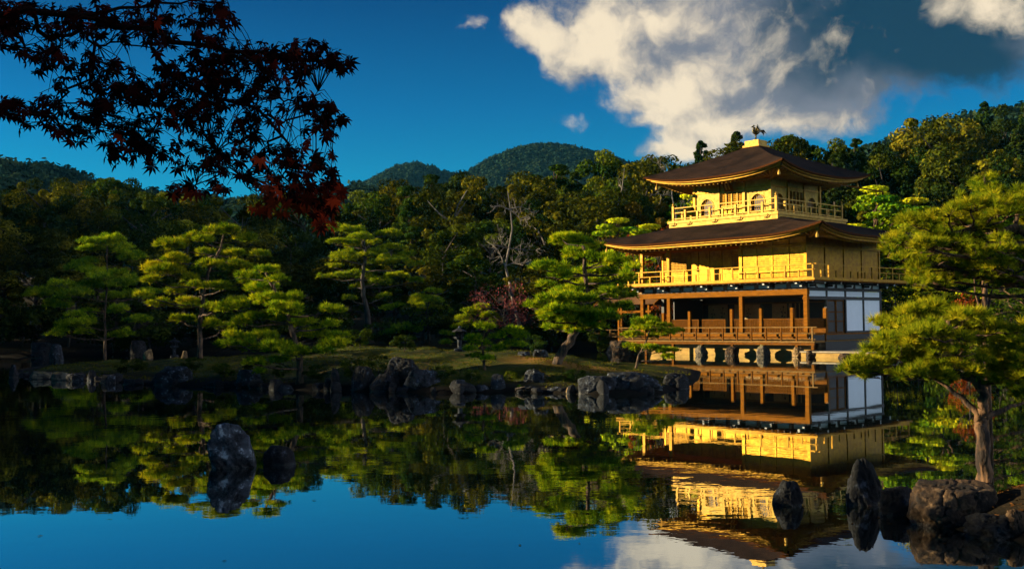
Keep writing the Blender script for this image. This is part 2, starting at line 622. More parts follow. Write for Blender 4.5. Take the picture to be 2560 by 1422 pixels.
ST_TERR = pbr('terrace_stone', (0.36, 0.29, 0.2), 0.85, var=0.45, scale=1.4, bump=0.3, bscale=9)

BARK = pbr('pine_bark', (0.14, 0.072, 0.032), 0.9, col2=(0.018, 0.011, 0.008), scale=9, stretch=(1, 1, 0.35), bump=1.0, bscale=14, mid=(0.42, 0.6))
BARK_DARK = pbr('dark_bark', (0.10, 0.075, 0.06), 0.9, col2=(0.03, 0.024, 0.02), scale=7, stretch=(1, 1, 0.3), bump=0.8, bscale=12)
BARK_PALE = pbr('bleached_wood', (0.24, 0.20, 0.16), 0.85, col2=(0.10, 0.085, 0.07), scale=7, stretch=(1, 1, 0.3))
BARK_MID = pbr('garden_pine_bark', (0.13, 0.075, 0.04), 0.9, col2=(0.025, 0.017, 0.013), scale=9, stretch=(1, 1, 0.35), bump=1.0, bscale=14, mid=(0.42, 0.6))
PINE_NEAR = leafmat('near_pine_needles', [(0.055, 0.12, 0.006), (0.23, 0.28, 0.010), (0.58, 0.50, 0.016)], 0.30, 0.02, 0.15)
PINE_MID = leafmat('garden_pine_needles', [(0.04, 0.13, 0.006), (0.28, 0.38, 0.009), (0.78, 0.68, 0.014)], 0.25, 0.03, 0.25)
LEAF_OLIVE = leafmat('olive_leaves', [(0.014, 0.022, 0.003), (0.056, 0.062, 0.005), (0.21, 0.165, 0.009)], 0.2, 0.025, 0.7)
LEAF_GREEN = leafmat('green_leaves', [(0.008, 0.026, 0.004), (0.034, 0.062, 0.005), (0.12, 0.135, 0.009)], 0.2, 0.03, 0.6)
LEAF_AMBER = leafmat('amber_leaves', [(0.04, 0.032, 0.004), (0.13, 0.080, 0.007), (0.26, 0.145, 0.010)], 0.25, 0.03, 0.4)
LEAF_DARK = leafmat('dark_evergreen', [(0.006, 0.018, 0.005), (0.018, 0.036, 0.006), (0.060, 0.078, 0.009)], 0.15, 0.04, 0.5)
LEAF_RED = leafmat('red_leaves', [(0.10, 0.013, 0.008), (0.22, 0.035, 0.010), (0.40, 0.09, 0.012)], 0.35, 0.02, 0.2)
LEAF_DULLRED = leafmat('dull_red_twigs', [(0.10, 0.03, 0.03), (0.17, 0.05, 0.045), (0.22, 0.08, 0.06)], 0.2, 0.02, 0.2)
LEAF_MAPLE = leafmat('maple_leaves', [(0.014, 0.004, 0.004), (0.055, 0.008, 0.006), (0.46, 0.055, 0.010)], 0.45, 0.01, 0.1)
LEAF_FAR = leafmat('far_forest_leaves', [(0.008, 0.026, 0.020), (0.020, 0.042, 0.024), (0.042, 0.062, 0.026)], 0.1, 0.0, 0.0)


# ------------------------------------------------------------------ numpy noise
def _hash(ix, iy, iz):
    h = (ix * 374761393 + iy * 668265263 + iz * 2147483647) & 0xFFFFFFFF
    h = ((h ^ (h >> 13)) * 1274126177) & 0xFFFFFFFF
    return ((h ^ (h >> 16)) & 0xFFFF) / 65535.0


def vnoise(p):
    p = np.asarray(p, float)
    i = np.floor(p).astype(np.int64)
    f = p - i
    f = f * f * (3 - 2 * f)
    r = 0
    for dx in (0, 1):
        for dy in (0, 1):
            for dz in (0, 1):
                wgt = (f[..., 0] if dx else 1 - f[..., 0]) * (f[..., 1] if dy else 1 - f[..., 1]) * (f[..., 2] if dz else 1 - f[..., 2])
                r = r + wgt * _hash(i[..., 0] + dx, i[..., 1] + dy, i[..., 2] + dz)
    return r


def fbm(p, o=4):
    a, r, t = 1.0, 0, 0
    p = np.asarray(p, float)
    for k in range(o):
        r = r + a * vnoise(p + 17.3 * k)
        t += a
        a *= 0.5
        p = p * 2.03
    return r / t - 0.5


def sstep(x, a, b):
    t = np.clip((x - a) / (b - a), 0, 1)
    return t * t * (3 - 2 * t)


# ------------------------------------------------------------------ the lie of the land
PAV = np.array([16.448, 58.2995])
YAW = R(43.5852)
U2 = np.array([-math.sin(YAW), math.cos(YAW)])
V2 = np.array([math.cos(YAW), math.sin(YAW)])


def onz(x, y, z=0.0):
    d = FW + RT * (x - 1280) / FPX + UP * (711 - y) / FPX
    return CAM + d * ((z - CAMZ) / d[2])


ISL = [onz(*p)[:2] for p in ((32, 938), (130, 948), (250, 953), (380, 962), (480, 966), (600, 969), (700, 973), (800, 976), (900, 979),
                             (1000, 979), (1100, 983), (1250, 980), (1400, 983), (1480, 986), (1560, 986), (1650, 983), (1712, 966), (1742, 948))]
ISL += [np.array(p) for p in ((7.4, 41.5), (6.0, 45.0), (2.0, 49), (-3, 54), (-10, 58), (-18, 57), (-23.5, 50))]
ISL = np.array(ISL)


def poly_sd(pts, poly):
    """signed distance, positive inside"""
    x, y = pts[:, 0], pts[:, 1]
    d = np.full(len(pts), 1e9)
    ins = np.zeros(len(pts), bool)
    n = len(poly)
    for i in range(n):
        a, b = poly[i], poly[(i + 1) % n]
        e = b - a
        t = np.clip(((x - a[0]) * e[0] + (y - a[1]) * e[1]) / (e @ e), 0, 1)
        d = np.minimum(d, np.hypot(x - a[0] - t * e[0], y - a[1] - t * e[1]))
        c = (a[1] > y) != (b[1] > y)
        with np.errstate(divide='ignore', invalid='ignore'):
            xi = e[0] * (y - a[1]) / (e[1] if e[1] else 1e-9) + a[0]
        ins ^= c & (x < xi)
    return np.where(ins, d, -d)


def island_h(x, y):
    x, y = np.atleast_1d(x).astype(float), np.atleast_1d(y).astype(float)
    p = np.stack([x, y], 1)
    d = poly_sd(p, ISL)
    n = fbm(np.stack([x * 0.45, y * 0.45, x * 0], 1), 4)
    k = 0.42 + 0.58 * sstep(x, -13, -7)
    k *= 1 - 0.45 * sstep(x, -1.0, 4.0)
    hi = 0.10 + k * 1.12 * (1 - np.exp(-np.maximum(d, 0) / 5.5)) + 0.30 * n * np.clip(d / 1.5, 0, 1) + 0.34 * fbm(np.stack([x * 0.9, y * 0.9, x * 0 + 5], 1), 3) * np.clip(d / 2.0, 0, 1)
    # low bump under the leaning pine
    hi += 0.12 * np.exp(-(((x - 1.9) / 1.5) ** 2 + ((y - 35.2) / 2.0) ** 2)) * np.clip(d, 0, 1)
    return np.where(d > 0, hi * np.clip(0.25 + d / 0.35, 0, 1), np.maximum(0.1 + d * 1.2, -0.9))


def land_h(x, y):
    x, y = np.atleast_1d(x).astype(float), np.atleast_1d(y).astype(float)
    u = (x - PAV[0]) * U2[0] + (y - PAV[1]) * U2[1]
    v = (x - PAV[0]) * V2[0] + (y - PAV[1]) * V2[1]
    d1 = y - (73 + 2.5 * np.sin(x * 0.16) + 1.3 * np.sin(x * 0.41))
    d2 = np.minimum(np.minimum(v - 0.6, u + 0.3), 12.5 - u)
    xr = np.interp(y, [5, 8, 9.4, 10.4, 11.2, 11.9, 14, 20, 33, 45, 58, 80], [6.6, 5.6, 4.75, 4.45, 4.9, 6.3, 8.6, 12.2, 18, 25, 30, 34])
    xr = xr + 0.3 * np.sin(y * 1.7) * (y < 30)
    d3 = x - xr
    d4 = -(x + 9.5 + 0.5 * y)
    d5 = 0.8 - y
    d = np.maximum.reduce([d1, d2, d3, d4, d5])
    h = np.where(d > 0, 0.55 * (1 - np.exp(-np.maximum(d, 0) / 0.9)), np.maximum(d * 0.7, -1.0))
    h = h + np.where(d > 0.3, 0.25 * fbm(np.stack([x * 0.5, y * 0.5, x * 0 + 3], 1), 4) * np.clip(d - 0.3, 0, 1), 0)
    h = h + 19 * sstep(x, 12, 85) * sstep(y, 72, 150) + 5.5 * sstep(y, 78, 150) * (y > 70)
    h = h + 3.0 * sstep(-x, 18, 60) * sstep(y, 70, 130)
    return h


def top_h(x, y):
    return float(max(land_h(x, y)[0], island_h(x, y)[0], 0.0))


def hit(px, py, near=9.0, far=140.0):
    """where the view through a photograph pixel first meets the ground"""
    Ys = np.arange(near, far, 0.1)
    d = FW + RT * (px - 1280) / FPX + UP * (711 - py) / FPX
    pts = CAM[None, :] + d[None, :] * (Ys / d[1])[:, None]
    h = np.maximum(np.maximum(land_h(pts[:, 0], pts[:, 1]), island_h(pts[:, 0], pts[:, 1])), 0)
    k = np.argmax(pts[:, 2] <= h)
    return pts[k] if (pts[:, 2] <= h).any() else pts[-1]


def grid_mesh(name, xs, ys, fn, mat):
    X, Y = np.meshgrid(xs, ys)
    Z = fn(X.ravel(), Y.ravel())
    V = np.stack([X.ravel(), Y.ravel(), Z], 1)
    nx, ny = len(xs), len(ys)
    i, j = np.meshgrid(np.arange(nx - 1), np.arange(ny - 1))
    a = (j * nx + i).ravel()
    F = np.stack([a, a + 1, a + nx + 1, a + nx], 1)
    return raw_mesh(name, V, [F], mat, smooth_=True)


def ground_mat(name, stops, scale, bump=0.6, bare=()):
    m, n, o = mat_new(name)
    b = NN(n, 'ShaderNodeBsdfPrincipled')
    n.links.new(b.outputs[0], o.inputs[0])
    t = NN(n, 'ShaderNodeTexCoord')

    def no(s, d, r=0.65):
        q = NN(n, 'ShaderNodeTexNoise')
        n.links.new(t.outputs['Object'], q.inputs['Vector'])
        q.inputs['Scale'].default_value = s
        q.inputs['Detail'].default_value = d
        q.inputs['Roughness'].default_value = r
        return q.outputs[0]
    c = mixc(n, smooth(n, no(scale, 6), 0.38, 0.62), stops[0], stops[1])
    c = mixc(n, smooth(n, no(scale * 6, 6, 0.75), 0.5, 0.68), c, stops[2])
    for (bx_, by_, r0_, r1_, cc) in bare:      # trodden bare earth round a tree
        dv = NN(n, 'ShaderNodeVectorMath', operation='DISTANCE')
        n.links.new(t.outputs['Object'], dv.inputs[0])
        dv.inputs[1].default_value = (bx_, by_, 0.5)
        dd = math_(n, 'MULTIPLY_ADD', no(scale * 3, 5), 2.4, dv.outputs['Value'])
        c = mixc(n, smooth(n, dd, r1_, r0_), c, cc)
    # wet mud along the waterline
    sp = NN(n, 'ShaderNodeSeparateXYZ')
    n.links.new(t.outputs['Object'], sp.inputs[0])
    zz = math_(n, 'MULTIPLY_ADD', no(scale * 4, 4), 0.25, sp.outputs[2])
    c = mixc(n, smooth(n, zz, 0.24, 0.44), (0.010, 0.008, 0.006), c)
    n.links.new(c, b.inputs['Base Color'])
    b.inputs['Roughness'].default_value = 0.95
    b.inputs['Specular IOR Level'].default_value = 0.1
    bp = NN(n, 'ShaderNodeBump')
    bp.inputs['Strength'].default_value = bump
    bp.inputs['Distance'].default_value = 0.06
    n.links.new(no(scale * 14, 8, 0.75), bp.inputs['Height'])
    n.links.new(bp.outputs[0], b.inputs['Normal'])
    return m


EARTH = ground_mat('forest_floor', ((0.030, 0.020, 0.010), (0.012, 0.012, 0.005), (0.09, 0.050, 0.018)), 0.9)
MOSS = ground_mat('moss_turf', ((0.050, 0.064, 0.004), (0.014, 0.022, 0.003), (0.13, 0.078, 0.016)), 0.55, bare=((2.0, 35.6, 2.0, 4.2, (0.22, 0.105, 0.022)),))

gx = np.concatenate([[-1600, -900, -500, -300, -200], np.arange(-140, -12, 3.0), np.arange(-12, 4, 1.0), np.arange(4, 9, 0.22), np.arange(9, 34, 0.8),
                     np.arange(34, 150, 3.0), [180, 260, 400, 800, 1600]])
gy = np.concatenate([[-60, -30], np.arange(-14, 6, 1.5), np.arange(6, 15, 0.22), np.arange(15, 80, 1.0), np.arange(80, 180, 3.0), [200, 260, 400, 700, 1100, 1900]])
tag(grid_mesh('ground', gx, gy, land_h, EARTH), kind='structure')
tag(grid_mesh('island', np.arange(-25, 9.3, 0.22), np.arange(27, 60, 0.22), island_h, MOSS), kind='structure')

# water: dark pond, calm, with the faintest ripple
WATER, n, o = mat_new('pond_water')
t = NN(n, 'ShaderNodeTexCoord')
gl = NN(n, 'ShaderNodeBsdfGlossy')
gl.inputs['Roughness'].default_value = 0.0
gl.inputs['Color'].default_value = (0.86, 0.90, 0.92, 1)
df = NN(n, 'ShaderNodeBsdfDiffuse')
df.inputs['Color'].default_value = (0.006, 0.010, 0.008, 1)
mp = NN(n, 'ShaderNodeMapping')
mp.inputs['Scale'].default_value = (0.8, 1.0, 1.0)
n.links.new(t.outputs['Object'], mp.inputs[0])
w1 = NN(n, 'ShaderNodeTexNoise')
n.links.new(mp.outputs[0], w1.inputs['Vector'])
w1.inputs['Scale'].default_value = 1.6
w1.inputs['Detail'].default_value = 4
w1.inputs['Roughness'].default_value = 0.5
w2 = NN(n, 'ShaderNodeTexNoise')
n.links.new(mp.outputs[0], w2.inputs['Vector'])
w2.inputs['Scale'].default_value = 0.12
w2.inputs['Detail'].default_value = 3
bp = NN(n, 'ShaderNodeBump')
bp.inputs['Strength'].default_value = 1.0
bp.inputs['Distance'].default_value = 0.0035
n.links.new(math_(n, 'MULTIPLY', w1.outputs[0], smooth(n, w2.outputs[0], 0.3, 0.75)), bp.inputs['Height'])
n.links.new(bp.outputs[0], gl.inputs['Normal'])
fr = NN(n, 'ShaderNodeFresnel')
fr.inputs['IOR'].default_value = 1.6
mx = NN(n, 'ShaderNodeMixShader')
n.links.new(math_(n, 'MULTIPLY_ADD', fr.outputs[0], 0.62, 0.48, clamp=True), mx.inputs[0])
n.links.new(df.outputs[0], mx.inputs[1])
n.links.new(gl.outputs[0], mx.inputs[2])
n.links.new(mx.outputs[0], o.inputs[0])
mb = MB()
mb.poly([(-170, -40, 0), (130, -40, 0), (130, 95, 0), (-170, 95, 0)], [(0, 1, 2, 3)])
tag(mb.build('water', WATER), kind='structure')


# ------------------------------------------------------------------ foliage builders
def unit(a):
    return a / np.maximum(np.linalg.norm(a, axis=-1, keepdims=True), 1e-9)


def leaf_quads(C, N, size, rg):
    n = len(C)
    a = unit(np.cross(N, rg.normal(size=(n, 3))))
    b = unit(np.cross(N, a))
    s = size if hasattr(size, '__len__') else np.full(n, size)
    s = s[:, None]
    V = np.stack([C - a * s * 0.55, C + b * s * 0.3 + N * s * 0.06, C + a * s * 0.55, C - b * s * 0.3 + N * s * 0.06], 1).reshape(-1, 3)
    return V, np.arange(n * 4).reshape(n, 4)


def needles(C, A, k, L, wd, spread, rg, jit=0.35):
    """k thin blades fanning round each axis A from each centre C"""
    n = len(C)
    C = np.repeat(C, k, 0)
    A = np.repeat(A, k, 0)
    D = unit(A + spread * unit(rg.normal(size=(n * k, 3))))
    S = unit(np.cross(D, rg.normal(size=(n * k, 3)))) * wd / 2
    LL = (L * (1 - jit + 2 * jit * rg.random(n * k)))[:, None]
    c0 = C + D * LL * 0.08
    V = np.stack([c0 - S, c0 + S, C + D * LL], 1).reshape(-1, 3)
    return V, np.arange(n * k * 3).reshape(-1, 3)


def sphere_dirs(n, rg):
    return unit(rg.normal(size=(n, 3)))


def pad_tufts(c, r, n, rg):
    """tuft centres and axes over the upper face of a flat cloud of needles"""
    d = sphere_dirs(n, rg)
    d[:, 2] = np.abs(d[:, 2]) * 1.0 - 0.28 * (rg.random(n) < 0.3)
    rad = 0.55 + 0.45 * rg.random(n) ** 0.5
    th = np.arctan2(d[:, 1], d[:, 0])
    ph = rg.random() * 6.28
    lob = 0.80 + 0.22 * np.sin(3 * th + ph) + 0.14 * np.sin(7 * th + ph * 2.7)   # ragged rim
    C = np.asarray(c) + d * np.asarray(r) * (rad * lob)[:, None]
    A = unit(d * np.array([0.9, 0.9, 0.5]) + np.array([0, 0, 0.55]) + 0.25 * rg.normal(size=(n, 3)))
    return C, A


def pine(name, base, trunk, pads, L, wd, k, dens, mat, bark, label, cat, r0, seed, group=None, extra_back=0.5, ref_depth=None, spread=0.75, twig=True, squash=0.30, trunk_n=9, depth_k=0.9, limbs=(), airy=False):
    """trunk: world points; pads: (centre, half width) in world units"""
    rg = np.random.default_rng(seed)
    root = empty(name, tuple(base))
    tag(root, label, cat, group)
    base = np.asarray(base, float)
    T = np.array([np.asarray(p) - base for p in trunk])
    # a little natural crook
    tp = [T[0]]
    for a, b in zip(T[:-1], T[1:]):
        m = 3
        for i in range(1, m + 1):
            q = a + (b - a) * i / m
            if i < m:
                q = q + rg.normal(size=3) * r0 * 0.16
            tp.append(q)
    rad = [r0 * (1.25 if i == 0 else 1.0) * (1 - 0.72 * i / (len(tp) - 1)) for i in range(len(tp))]
    mb = MB()
    mb.tube(tp, rad, trunk_n)
    tp = np.array(tp)
    for l in limbs:
        l = [np.asarray(p) - base for p in l]
        ql = [l[0]]
        for a, b in zip(l[:-1], l[1:]):
            ql += [a + (b - a) * .5 + rg.normal(size=3) * r0 * .14, b]
        mb.tube(ql, [r0 * (.5 - .38 * i / (len(ql) - 1)) for i in range(len(ql))], 8)
        tp = np.concatenate([tp, np.array(ql[1:])])
        rad = rad + [r0 * (.5 - .38 * i / (len(ql) - 1)) for i in range(1, len(ql))]
    allp = []
    for (c, hw) in pads:
        c = np.asarray(c) - base
        allp.append((c, hw))
        if rg.random() < extra_back:
            allp.append((c + np.array([rg.normal() * hw * 0.7, (0.5 + rg.random()) * hw * 1.4 * (1 if rg.random() < .75 else -.6), rg.normal() * hw * 0.25]), hw * (0.6 + 0.4 * rg.random())))
    CC, AA, tt = [], [], []
    for (c, hw) in allp:
        # limb from the trunk to the pad
        below = np.where(tp[:, 2] < c[2] - hw * 0.1)[0]
        cand = below if len(below) else np.array([0])
        dd = np.linalg.norm(tp[cand] - c, axis=1) + 0.6 * np.abs(tp[cand, 2] - c[2])
        j = cand[np.argmin(dd)]
        s = tp[j]
        e = c - np.array([0, 0, hw * squash * 0.35])
        mid = (s + e) / 2 + np.array([rg.normal() * 0.08, rg.normal() * 0.08, -0.06]) * np.linalg.norm(e - s) + np.array([0, 0, 0.05 * hw])
        rb = min(rad[j] * 0.5, 0.02 + 0.05 * hw) if r0 > 0.08 else rad[j] * 0.42
        pts = [s, s * .5 + mid * .5 + rg.normal(size=3) * rb * .6, mid, mid * .5 + e * .5 + rg.normal(size=3) * rb * .6, e]
        mb.tube(pts, [rb, rb * 0.85, rb * 0.7, rb * 0.55, rb * 0.35], 5)
        if twig:
            for q in range(5):
                th = rg.random() * 6.28
                tip = e + np.array([math.cos(th) * hw * 0.75, math.sin(th) * hw * 0.65, hw * squash * 0.25])
                mb.tube([e - (e - mid) * 0.25, (e + tip) / 2 + rg.normal(size=3) * hw * 0.06, tip], [rb * 0.35, rb * 0.25, rb * 0.12], 4)
        # several overlapping lobes make the cloud
        nl = 7 if airy else 4
        for q in range(nl):
            th = rg.random() * 6.28
            off = np.array([math.cos(th) * hw * 0.48, math.sin(th) * hw * 0.42, rg.normal() * hw * squash * 0.45]) * (q > 0)
            hr = hw * (0.50 + 0.25 * rg.random())
            if airy == 2:
                off = np.array([math.cos(th) * hw * 0.66 * rg.random() ** .5, math.sin(th) * hw * 0.58 * rg.random() ** .5, rg.normal() * hw * squash * 0.36])
                hr = hw * (0.26 + 0.30 * rg.random())
            elif airy:       # sprays at the ends of twigs, with gaps between
                off = np.array([math.cos(th) * hw * 0.85 * rg.random() ** .5, math.sin(th) * hw * 0.7 * rg.random() ** .5, rg.normal() * hw * squash * 0.7])
                hr = hw * (0.22 + 0.26 * rg.random())
                tip = c + off
                mb.tube([e - (e - mid) * .3, (e + tip) / 2 + rg.normal(size=3) * hw * .05, tip], [rb * .32, rb * .22, rb * .1], 4)
            nt_ = max(8, int(dens * hr * hr))
            C, A = pad_tufts(c + off, (hr, hr * depth_k, hw * squash * (0.7 + 0.5 * rg.random())), nt_, rg)
            CC.append(C)
            AA.append(A)
            tt.append(np.clip(0.45 + 0.22 * rg.normal(size=nt_) + 0.12 * rg.normal(), 0, 1))
    C, A, t_ = np.concatenate(CC), np.concatenate(AA), np.concatenate(tt)
    V, F = needles(C, A, k, L, wd, spread, rg)
    mb.build('trunk', bark, root, smooth_=True)
    tint = np.clip(np.repeat(t_, k) + 0.12 * rg.normal(size=len(t_) * k), 0, 1)
    raw_mesh('crown', V, [F], mat, root, tint)
    return root


def broadleaf(name, H, RX, ncl, nlf, leaf, mat, bark, seed, zc=0.62, rz=0.42, clump=0.26, trunk_r=0.22, form='round', limbs=8):
    rg = np.random.default_rng(seed)
    root = empty(name)
    C, N, T = [], [], []
    mb = MB()
    top = H * (0.8 if form == 'round' else 0.97)
    mb.tube([(0, 0, -0.8), (rg.normal() * .1, rg.normal() * .1, H * .3), (rg.normal() * .25, rg.normal() * .25, top)], [trunk_r * 1.2, trunk_r * .8, trunk_r * .15], 8)
    for i in range(ncl):
        if form == 'round':
            d = sphere_dirs(1, rg)[0]
            d[2] = d[2] * 0.9 + 0.12
            rr = 0.38 + 0.68 * rg.random() ** 0.6
            c = np.array([0, 0, H * zc]) + d * rr * np.array([RX, RX, H * rz])
            cr_ = RX * clump * (0.5 + 0.8 * rg.random())
            fl = 0.75
        elif form == 'cone':
            f = rg.random() ** 0.8
            z = H * (0.16 + 0.82 * f)
            ra = RX * (1.05 - f) ** 0.75 * (0.5 + 0.5 * rg.random())
            th = rg.random() * 6.28
            c = np.array([math.cos(th) * ra, math.sin(th) * ra, z])
            cr_ = RX * clump * (0.6 + 0.5 * rg.random()) * (1.15 - 0.6 * f)
            fl = 0.7
        else:                       # layered: flat shelves
            f = (i + rg.random()) / ncl
            z = H * (0.35 + 0.63 * f)
            ra = RX * (1.1 - f) ** 0.6 * rg.random() ** 0.6
            th = rg.random() * 6.28
            c = np.array([math.cos(th) * ra, math.sin(th) * ra, z])
            cr_ = RX * clump * (0.8 + 0.7 * rg.random()) * (1.1 - 0.4 * f)
            fl = 0.30
        d = sphere_dirs(nlf, rg)
        d[:, 2] += 0.25
        d = unit(d)
        wob = 0.72 + 0.38 * rg.random(nlf)
        C.append(c + d * np.array([cr_, cr_, cr_ * fl]) * wob[:, None])
        N.append(unit(d + 0.55 * rg.normal(size=(nlf, 3)) + np.array([0, 0, 0.2])))
        T.append(np.clip(0.45 + 0.2 * rg.normal() + 0.16 * rg.normal(size=nlf), 0, 1))
        if i < limbs:
            s = Vector((0, 0, max(H * 0.18, min(c[2] - 0.15 * H, top * 0.9))))
            e = Vector(c)
            mb.tube([s, (s + e) / 2 + Vector((rg.normal() * .2, rg.normal() * .2, -.1)), e], [trunk_r * .4, trunk_r * .28, trunk_r * .1], 5)
    C, N, T = np.concatenate(C), np.concatenate(N), np.concatenate(T)
    V, F = leaf_quads(C, N, leaf * (0.7 + 0.6 * rg.random(len(C))), rg)
    mb.build('trunk', bark, root, smooth_=True)
    raw_mesh('crown', V, [F], mat, root, T)
    return root


def copy_tree(o):
    c = o.copy()
    col.objects.link(c)
    for ch in list(o.children):
        d = ch.copy()
        col.objects.link(d)
        d.parent = c
    return c


# ------------------------------------------------------------------ the golden pavilion
KEN = 2.13
WU, LV = 5.5 * KEN, 4 * KEN
CU, CV = WU / 2, 2 * KEN
pav = empty('pavilion', (PAV[0], PAV[1], 0.0), YAW - math.pi / 2)
tag(pav, 'three storey golden pavilion with dark bark roofs standing at the edge of the pond', 'pavilion')


def on_v(x, y, v):
    """u, z on the plane v = const of the pavilion"""
    d = FW + RT * (x - 1280) / FPX + UP * (711 - y) / FPX
    o_ = CAM - np.array([PAV[0], PAV[1], 0])
    v3 = np.array([*V2, 0])
    t_ = (v - o_ @ v3) / (d @ v3)
    p = o_ + d * t_
    return p @ np.array([*U2, 0]), p[2]


def pb(mb, name, mat, parent=pav, smooth_=False):
    return mb.build(name, mat, parent, smooth_, flip=True)


# ---- first storey
fl = pb(MB().box(-0.12, WU + 0.12, -0.12, LV + 0.3, 1.10, 1.24), 'veranda_floor', ORANGE)
pb(MB().box(-0.06, WU + .06, -0.055, LV, 0.66, 1.10), 'floor_skirt', BROWN)
pb(MB().box(-0.35, WU + 0.2, -0.34, -0.06, 0.93, 0.99), 'bench_board', ORANGE)
deck = pb(MB().box(-1.15, WU + 1.05, -1.18, -0.06, 0.785, 0.87), 'deck', GREYWOOD)
m_ = MB()
m_.box(-1.1, WU + 1.0, -1.13, -1.03, 0.64, 0.782)
pb(m_, 'deck_beam', BROWN, deck)
for u in (6.35, 4.21, 2.1, -0.01, -1.0, 8.5, 10.6, 12.6):
    pb(MB().box(u - .075, u + .075, -1.155, -1.0, -0.35, 0.638), 'deck_post', BROWN, deck)
rail = pb(MB().box(-1.3, WU + 1.1, -1.19, -1.13, 1.60, 1.655), 'deck_railing', GREYWOOD)
pb(MB().box(-1.2, WU + 1.0, -1.18, -1.145, 1.27, 1.315), 'rail_bar', GREYWOOD, rail)
pb(MB().box(-1.2, WU + 1.0, -1.18, -1.145, 0.95, 0.99), 'rail_bar', GREYWOOD, rail)
for i in range(14):
    u = -1.03 + 0.97 * i
    pb(MB().box(u - .04, u + .04, -1.215, -1.13, 0.872, 1.60), 'rail_post', BROWN if 0 < i < 13 else GREYWOOD, rail)
m_ = MB()
m_.box(-1.19, -1.13, -1.1, 0.0, 1.56, 1.62).box(-1.18, -1.14, -1.1, 0.0, 1.27, 1.31).box(-1.2, -1.12, -0.06, 0.02, 0.872, 1.62)
m_.box(-1.18, -0.13, -0.04, 0.0, 1.30, 1.56)
pb(m_, 'rail_return', BROWN, rail)

# columns of the front and the east wall
colu = []
for u in (0.0, 2 * KEN, 4.5 * KEN, WU):
    m_ = MB().box(u - .115, u + .115, -.115, .115, 1.242, 3.448)
    c_ = pb(m_, 'column', ORANGE)
pb(MB().box(-.15, .15, -.15, .15, 3.18, 3.30), 'column_band', ORANGE)
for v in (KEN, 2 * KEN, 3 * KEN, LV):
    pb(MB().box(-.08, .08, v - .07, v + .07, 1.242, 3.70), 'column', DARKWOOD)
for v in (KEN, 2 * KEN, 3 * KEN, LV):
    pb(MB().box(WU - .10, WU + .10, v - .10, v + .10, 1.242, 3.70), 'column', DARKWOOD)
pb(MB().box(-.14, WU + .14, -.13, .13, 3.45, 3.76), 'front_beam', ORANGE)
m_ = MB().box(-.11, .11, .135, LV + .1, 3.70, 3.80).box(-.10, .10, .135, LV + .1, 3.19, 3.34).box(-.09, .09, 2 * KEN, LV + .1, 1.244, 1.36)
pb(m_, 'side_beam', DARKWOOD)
for i in range(4):
    v0, v1 = i * KEN + .10, (i + 1) * KEN - .10
    pb(MB().box(-.04, .02, v0, v1, 3.365, 3.675), 'transom_panel', WHITE)
for i in (2, 3):
    pb(MB().box(-.03, .03, i * KEN + .075, (i + 1) * KEN - .075, 1.365, 3.185), 'wall_panel', WHITE)
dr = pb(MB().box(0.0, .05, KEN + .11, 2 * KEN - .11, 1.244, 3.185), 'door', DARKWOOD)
m_ = MB()
for k in range(2):
    b0 = KEN + .14 + k * 0.94
    m_.box(-.03, -.002, b0, b0 + .06, 1.26, 3.17).box(-.03, -.002, b0 + .82, b0 + .88, 1.26, 3.17)
    for z in (1.28, 1.9, 2.45, 3.1):
        m_.box(-.028, -.002, b0 + .06, b0 + .82, z, z + .06)
pb(m_, 'door_frame', BROWN, dr)


def lattice(u0, u1, axis='u', at_=0.0):
    z0, z1 = 1.30, 2.12
    m_ = MB()

    def bx(a0, a1, t0, t1, c0, c1):
        if axis == 'u':
            m_.box(a0, a1, at_ + t0, at_ + t1, c0, c1)
        else:
            m_.box(at_ + t0, at_ + t1, a0, a1, c0, c1)
    bx(u0, u1, -.035, .035, z1 - .05, z1)
    bx(u0, u1, -.035, .035, z0, z0 + .05)
    bx(u0, u0 + .045, -.034, .034, z0 + .05, z1 - .05)
    bx(u1 - .045, u1, -.034, .034, z0 + .05, z1 - .05)
    nn_ = max(2, int((u1 - u0) / 0.105))
    for i in range(1, nn_):
        a = u0 + (u1 - u0) * i / nn_
        bx(a - .016, a + .016, -.022, .0, z0 + .05, z1 - .05)
    for i in range(1, 7):
        z = z0 + (z1 - z0) * i / 7
        bx(u0 + .045, u1 - .045, .002, .022, z - .016, z + .016)
    b_ = pb(m_, 'lattice_panel', BROWN)
    m2 = MB()
    if axis == 'u':
        m2.box(u0 + .03, u1 - .03, at_ + .03, at_ + .04, z0 + .02, z1 - .02)
    else:
        m2.box(at_ + .03, at_ + .04, u0 + .03, u1 - .03, z0 + .02, z1 - .02)
    pb(m2, 'backing_board', ORANGE, b_)


for u0, u1 in ((0.16, 0.82), (1.02, 2.83), (3.05, 4.10), (4.40, 4.86), (5.4, 7.1), (7.35, 7.92), (8.14, 9.42), (9.72, 9.98)):
    lattice(u0, u1)
lattice(0.20, 1.93, 'v', 0.0)
for u, zt in ((10.05, 2.55), (8.02, 2.62), (4.95, 2.70), (2.94, 2.72), (0.9, 2.72)):
    pb(MB().box(u - .085, u + .085, -.10, .10, 1.242, zt), 'shutter_post', ORANGE)
pb(MB().box(-.10, .10, 1.93, 2.10, 1.10, 2.70), 'shutter_post', ORANGE)

